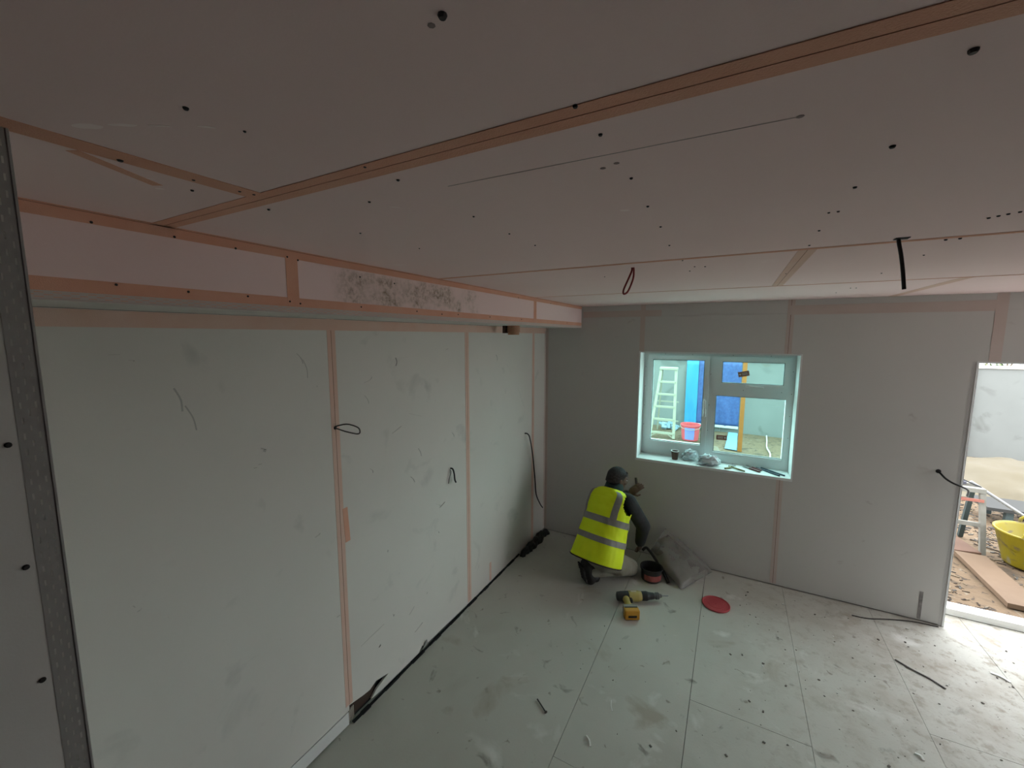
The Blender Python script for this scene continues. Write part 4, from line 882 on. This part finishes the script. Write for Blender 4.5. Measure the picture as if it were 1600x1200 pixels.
pw = thing('person', (-0.98,3.55,0), 'kneeling worker seen from behind in a yellow reflective vest facing the far wall', 'person')
SKIN = mat('skin', (0.12,0.075,0.055), 0.6); JACK = mat('black_jacket', (0.022,0.024,0.026), 0.85, (0.04,0.042,0.045), 14, 0.6, 0.2, 120)
TROU = mat('grey_beige_trousers', (0.24,0.225,0.18), 0.9, (0.30,0.285,0.235), 10, 0.6, 0.3, 60); BOOT = mat('black_boot', (0.018,0.018,0.018), 0.5); HAIR = mat('short_dark_hair', (0.02,0.018,0.018), 0.9, (0.06,0.055,0.055), 60, 0.5, 0.6, 200)
VEST = mat('hi_vis_yellow', (0.80,0.95,0.012), 0.65, (0.74,0.92,0.015), 5, 0.6); REFL = mat('reflective_band', (0.22,0.22,0.20), 0.45, (0.27,0.27,0.245), 40, 0.6); PIPE = mat('black_piping', (0.02,0.02,0.02), 0.7)
PEL = V((-0.965,3.44,0.295)); CH = V((-0.935,3.58,0.59)); NK = V((-0.915,3.675,0.79)); HD = V((-0.895,3.735,0.875))
SR, ER, HR = V((-0.755,3.605,0.735)), V((-0.640,3.725,0.475)), V((-0.690,3.865,0.225))
SL, EL, HL = V((-1.045,3.735,0.705)), V((-1.02,3.94,0.56)), V((-0.83,3.965,0.66))
HPR, KR, AR = V((-0.91,3.41,0.245)), V((-0.735,3.655,0.085)), V((-1.015,3.385,0.115))
HPL, KL, AL = V((-1.06,3.48,0.245)), V((-0.93,3.84,0.085)), V((-1.085,3.625,0.115))
FH = V((0.70,0.68,-0.22)).normalized()      # where the face points
UPH = (V((0.15,0.12,1)) - FH*FH.dot(V((0.15,0.12,1)))).normalized(); RH = FH.cross(UPH).normalized()

def hand(mb, wrist, dirv, palm_n, thumb_side, curl):
    """palm, four unequal fingers with two bends, thumb leaving the side of the palm"""
    d = V(dirv).normalized(); pn = (V(palm_n) - d*V(palm_n).dot(d)).normalized(); sd = d.cross(pn).normalized()*thumb_side
    pc = wrist + d*0.050
    mb.ellipsoid(pc, d*0.052, sd*0.042, pn*0.018, 14, 8)
    for k, L in enumerate((0.072, 0.080, 0.074, 0.058)):
        b0 = wrist + d*0.085 + sd*(0.030 - 0.020*k)
        p1 = b0 + (d*math.cos(curl*0.6) + pn*math.sin(curl*0.6))*L*0.45
        p2 = p1 + (d*math.cos(curl*1.4) + pn*math.sin(curl*1.4))*L*0.32
        p3 = p2 + (d*math.cos(curl*2.1) + pn*math.sin(curl*2.1))*L*0.26
        mb.capsule(b0 - d*0.02, p1, 0.0095, 0.009, 10, 4); mb.capsule(p1, p2, 0.009, 0.0085, 10, 4); mb.capsule(p2, p3, 0.0085, 0.0075, 10, 4)
    t0 = wrist + d*0.030 + sd*0.032; t1 = t0 + (d*0.6 + sd*0.7 + pn*0.35).normalized()*0.036; t2 = t1 + (d*0.9 + sd*0.2 + pn*0.5).normalized()*0.030
    mb.capsule(t0 - sd*0.012, t1, 0.013, 0.0105, 10, 4); mb.capsule(t1, t2, 0.0105, 0.0085, 10, 4)

# body: one continuous skin surface, head to feet
b = MB()
b.ellipsoid(PEL, V((0.15,-0.065,0)), V((0.05,0.115,0)), V((0,0,0.12))); b.capsule(PEL, CH, 0.115, 0.125, 16); b.capsule(CH, NK - V((0,0.01,0.07)), 0.125, 0.075, 16)
b.capsule(SL.lerp(NK,0.2), SR.lerp(NK,0.2), 0.055, 0.055); b.capsule(NK - V((0,0,0.03)), HD, 0.054, 0.05)
b.ellipsoid(HD + UPH*0.022 - FH*0.008, FH*0.095, RH*0.075, UPH*0.092, 20, 14)
b.ellipsoid(HD - UPH*0.042 + FH*0.030, FH*0.062, RH*0.056, UPH*0.062, 16, 10)
b.capsule(HD + FH*0.086 + UPH*0.012, HD + FH*0.106 - UPH*0.018, 0.009, 0.013, 8, 4)             # nose
for sgn in (-1, 1):
    b.ellipsoid(HD + RH*0.077*sgn - UPH*0.004 - FH*0.006, FH*0.017, RH*0.010, UPH*0.030, 12, 8)    # ears
    b.ellipsoid(HD + FH*0.082 + RH*0.030*sgn + UPH*0.026, FH*0.012, RH*0.020, UPH*0.007, 10, 6)    # brows
    b.ellipsoid(HD + FH*0.066 + RH*0.038*sgn - UPH*0.016, FH*0.020, RH*0.020, UPH*0.016, 10, 6)    # cheeks
b.ellipsoid(HD + FH*0.086 - UPH*0.046, FH*0.012, RH*0.024, UPH*0.009, 12, 6); b.ellipsoid(HD + FH*0.078 - UPH*0.082, FH*0.018, RH*0.020, UPH*0.016, 12, 6)
for (S_, E_, H_) in ((SR, ER, HR), (SL, EL, HL)):
    b.capsule(S_, E_, 0.052, 0.042); b.capsule(E_, H_, 0.042, 0.028)
for (P_, K_, A2) in ((HPR, KR, AR), (HPL, KL, AL)):
    b.capsule(P_, K_, 0.080, 0.058); b.capsule(K_, A2, 0.056, 0.040)
    b.capsule(A2, A2 + V((-0.02,-0.02,-0.07)), 0.040, 0.032)
hdr = (HR-ER).normalized(); hdl = (HL-EL).normalized()
hand(b, HR + hdr*0.005, (hdr + V((0.1,0.1,0.0))), V((-0.7,0.2,0.3)), 1, 0.55)
hand(b, HL + hdl*0.005, (hdl + V((0,0.12,0.45))), V((0.2,0.9,-0.3)), -1, 0.4)
body = remeshed(b, 'body', SKIN, pw, 0.0055, 3)
EYE = mat('eye_white', (0.6,0.58,0.55), 0.3)
for sgn in (-1, 1):
    e = MB(); e.ellipsoid(HD + FH*0.080 + RH*0.030*sgn + UPH*0.010, FH*0.010, RH*0.011, UPH*0.008, 12, 8); tag(e.build('eye', EYE, pw, smooth=True), 'dark eye')
# hair
h = MB(); rs = []
for i in range(11):
    t = math.pi/2*i/10; row = []
    for j in range(24):
        a = 2*math.pi*j/24; d_ = FH*math.cos(a)*math.cos(t) + RH*math.sin(a)*math.cos(t) + UPH*math.sin(t)
        low = (0.052 if math.cos(a) < 0.2 else 0.0)*(1 if i == 0 else 0.6 if i == 1 else 0)
        row.append(HD + UPH*0.022 - FH*0.010 + FH*(0.100*d_.dot(FH)) + RH*(0.081*d_.dot(RH)) + UPH*(0.098*max(d_.dot(UPH), 0.02) + (0.03 if math.cos(a) > 0.3 and i < 3 else 0) - low))
    rs.append(row)
h.rings(rs, cap0=True, cap1=True); h.build('hair', HAIR, pw, smooth=True)
# dark scarf bunched round the neck
sc = MB()
for k in range(3):
    ring = [NK + V((0.0,0.018,0.012+0.022*k)) + (RH*math.cos(a)*(0.088-0.008*k) + V((0.42,0.88,0.18)).normalized()*math.sin(a)*(0.082-0.008*k)) for a in [2*math.pi*i/20 for i in range(21)]]
    sc.tube(ring, 0.024-0.002*k, 8, caps=True)
remeshed(sc, 'neck_scarf', mat('dark_green_scarf', (0.018,0.035,0.034), 0.9, (0.03,0.055,0.052), 20, 0.6), pw, 0.007, 4)
# jacket with sleeves
j = MB()
j.capsule(PEL + V((0.0,0.02,0.02)), CH, 0.135, 0.148, 18); j.capsule(CH, NK - V((0.005,0.02,0.085)), 0.148, 0.095, 18); j.capsule(SL.lerp(NK,0.3) , SR.lerp(NK,0.3), 0.052, 0.052, 14); j.capsule(NK - V((0,0,0.06)), NK, 0.085, 0.072)
for (S_, E_, H_) in ((SR, ER, HR), (SL, EL, HL)):
    j.capsule(S_, E_, 0.070, 0.066, 14); j.capsule(E_, H_.lerp(E_, 0.12), 0.064, 0.048, 14)
    for t_ in (0.35, 0.7): j.ellipsoid(S_.lerp(E_, t_), V((0.074,0,0)), V((0,0.074,0)), V((0,0,0.03)))
    for t_ in (0.15, 0.5, 0.8): j.ellipsoid(E_.lerp(H_, t_), V((0.064-0.014*t_,0,0)), V((0,0.064-0.014*t_,0)), V((0,0,0.022)))
remeshed(j, 'jacket', JACK, pw, 0.009, 4)
# trousers
t_ = MB()
t_.ellipsoid(PEL + V((0,0,-0.01)), V((0.185,-0.085,0)), V((0.06,0.14,0)), V((0,0,0.135)), 18, 12)
for (P_, K_, A2) in ((HPR, KR, AR), (HPL, KL, AL)):
    t_.capsule(P_, K_, 0.112, 0.080, 14); t_.capsule(K_, A2, 0.078, 0.062, 14); t_.ellipsoid(P_.lerp(K_,0.6) - V((0,0,0.02)), V((0.10,0.06,0)), V((-0.05,0.09,0)), V((0,0,0.085)))
for v_ in t_.v: v_.z = max(v_.z, 0.006)
remeshed(t_, 'trousers', TROU, pw, 0.010, 4)
# boots, toes on the floor and soles turned back
for (A2, K_) in ((AR, KR), (AL, KL)):
    bd = (A2-K_); bd.z = 0; bd.normalize(); sdv = V((-bd.y, bd.x, 0))
    q = MB(); toe = A2 + bd*0.015; toe.z = 0.040; heel = A2 + bd*0.055; heel.z = 0.185
    q.capsule(toe - bd*0.06 - V((0,0,0.006)), toe, 0.038, 0.046, 12)
    for sg in (-0.014, 0.014): q.capsule(toe + sdv*sg, heel + sdv*sg*0.7, 0.048, 0.046, 12)
    q.capsule(heel, heel - bd*0.03 - V((0,0,0.02)), 0.045, 0.05, 12); q.capsule(heel - bd*0.02, A2 + V((0,0,0.03)) - bd*0.04, 0.045, 0.052, 12)
    for v_ in q.v: v_.z = max(v_.z, 0.003)
    bo = remeshed(q, 'boot', BOOT, pw, 0.007, 3)
    so = MB(); nrm = (heel-toe).normalized(); out = bd*0.050 + V((0,0,-0.004))
    for k in range(7):
        c = toe.lerp(heel, k/6.0) + out; so.obox(c, sdv*(0.052 if k not in (3,) else 0.043), nrm*0.0085, bd*0.008)
    so.build('sole', mat('worn_sole', (0.035,0.034,0.033), 0.8), bo, bevel=0.002)

# vest: loft along the spine
SPN = (NK - PEL).normalized(); LAT = V((0.915,-0.40,0)).normalized(); LAT = (LAT - SPN*LAT.dot(SPN)).normalized(); BCK = SPN.cross(LAT).normalized()
if BCK.dot(V((-0.4,-0.9,0))) < 0: BCK = -BCK
prof = [  # (centre, half width, half depth)
    (PEL + SPN*-0.095 + BCK*0.015, 0.222, 0.205), (PEL + SPN*-0.03 + BCK*0.012, 0.222, 0.200), (PEL + SPN*0.05 + BCK*0.006, 0.217, 0.188), (PEL + SPN*0.10, 0.213, 0.180), (PEL + SPN*0.15, 0.209, 0.174),
    (PEL + SPN*0.21, 0.207, 0.168), (PEL + SPN*0.26, 0.205, 0.165), (PEL + SPN*0.31, 0.206, 0.163), (PEL + SPN*0.36, 0.207, 0.160), (PEL + SPN*0.41, 0.212, 0.153), (PEL + SPN*0.45, 0.214, 0.143),
    (PEL + SPN*0.485, 0.208, 0.130), (PEL + SPN*0.515, 0.190, 0.113), (PEL + SPN*0.540, 0.140, 0.098), (PEL + SPN*0.555, 0.090, 0.084)]
NV = 112
def vring(k, off=0.0):
    """ring at fractional index k of the profile, slightly wrinkled"""
    i = min(int(k), len(prof)-2); f_ = k - i
    c = prof[i][0].lerp(prof[i+1][0], f_); w = prof[i][1]*(1-f_) + prof[i+1][1]*f_ + off; d_ = prof[i][2]*(1-f_) + prof[i+1][2]*f_ + off; out = []
    for m_ in range(NV):
        a = 2*math.pi*m_/NV; ca, sa = math.cos(a), math.sin(a)
        e = 0.82; x_ = math.copysign(abs(ca)**e, ca)*w; y_ = math.copysign(abs(sa)**e, sa)*d_
        wr_ = 1 + 0.045*mnoise.noise(V((ca*2.2, sa*2.2, k*0.35))) + 0.030*mnoise.noise(V((ca*5, sa*5, k*0.8+ca*2)))
        out.append(c + LAT*x_*wr_ + BCK*y_*wr_)
    return out
def armhole(k, m_):
    a = 2*math.pi*(m_+0.5)/NV; ca = math.cos(a)
    q = (k-10.2)/2.3; w_ = min(abs(a), abs(a-math.pi), abs(a-2*math.pi))
    return q*q + (w_/0.50)**2 < 1
steps = [i*0.2 for i in range(71)]
vb = MB(); vb.rings([vring(k) for k in steps], skip=lambda i, m_: armhole(steps[i], m_))
ve = vb.build('vest', VEST, pw, smooth=True)
so_ = ve.modifiers.new('thickness', 'SOLIDIFY'); so_.thickness = 0.003; so_.offset = 0
def band(k0, k1, name='reflective_band'):
    n_ = 4; bm_ = MB(); bm_.rings([vring(k0 + (k1-k0)*i/n_, 0.005) for i in range(n_+1)]); return bm_.build(name, REFL, ve, smooth=True)
band(2.55, 3.55); band(5.6, 6.75)
def curved_band(angle0, angle1, k0, k1):
    """vertical band over one shoulder: between two ring angles"""
    bm_ = MB(); ks = [k0 + (k1-k0)*i/14 for i in range(15)]; vs = []; na = 4
    for k in ks:
        r_ = vring(k, 0.0056)
        for q_ in range(na+1):
            a = (angle0 + (angle1-angle0)*q_/na)/(2*math.pi)*NV % NV; i0 = int(a); vs.append(r_[i0 % NV].lerp(r_[(i0+1) % NV], a-i0))
    W = na+1; bm_._add(vs, [(i*W+q_, i*W+q_+1, (i+1)*W+q_+1, (i+1)*W+q_) for i in range(14) for q_ in range(na)]); return bm_.build('reflective_strap', REFL, ve, smooth=True)
curved_band(math.radians(36), math.radians(56), 6.6, 12.8); curved_band(math.radians(126), math.radians(146), 6.6, 12.8)
hem = vring(0.0, 0.001); MB().tube(hem + [hem[0]], 0.006, 6).build('hem_piping', PIPE, ve, smooth=True)
# tool held in the raised left hand
tp_ = MB().bar(HL + V((0.07,0.035,0.05)), HL + V((0.05,0.06,0.16)), 0.022, 0.018); tag(tp_.build('scraper', mat('dark_tool_handle', (0.03,0.025,0.022), 0.6), bevel=0.004), 'dark scraper held in the raised hand of the kneeling worker', 'scraper')

for o in bpy.data.objects:
    if '_w' in o: del o['_w']
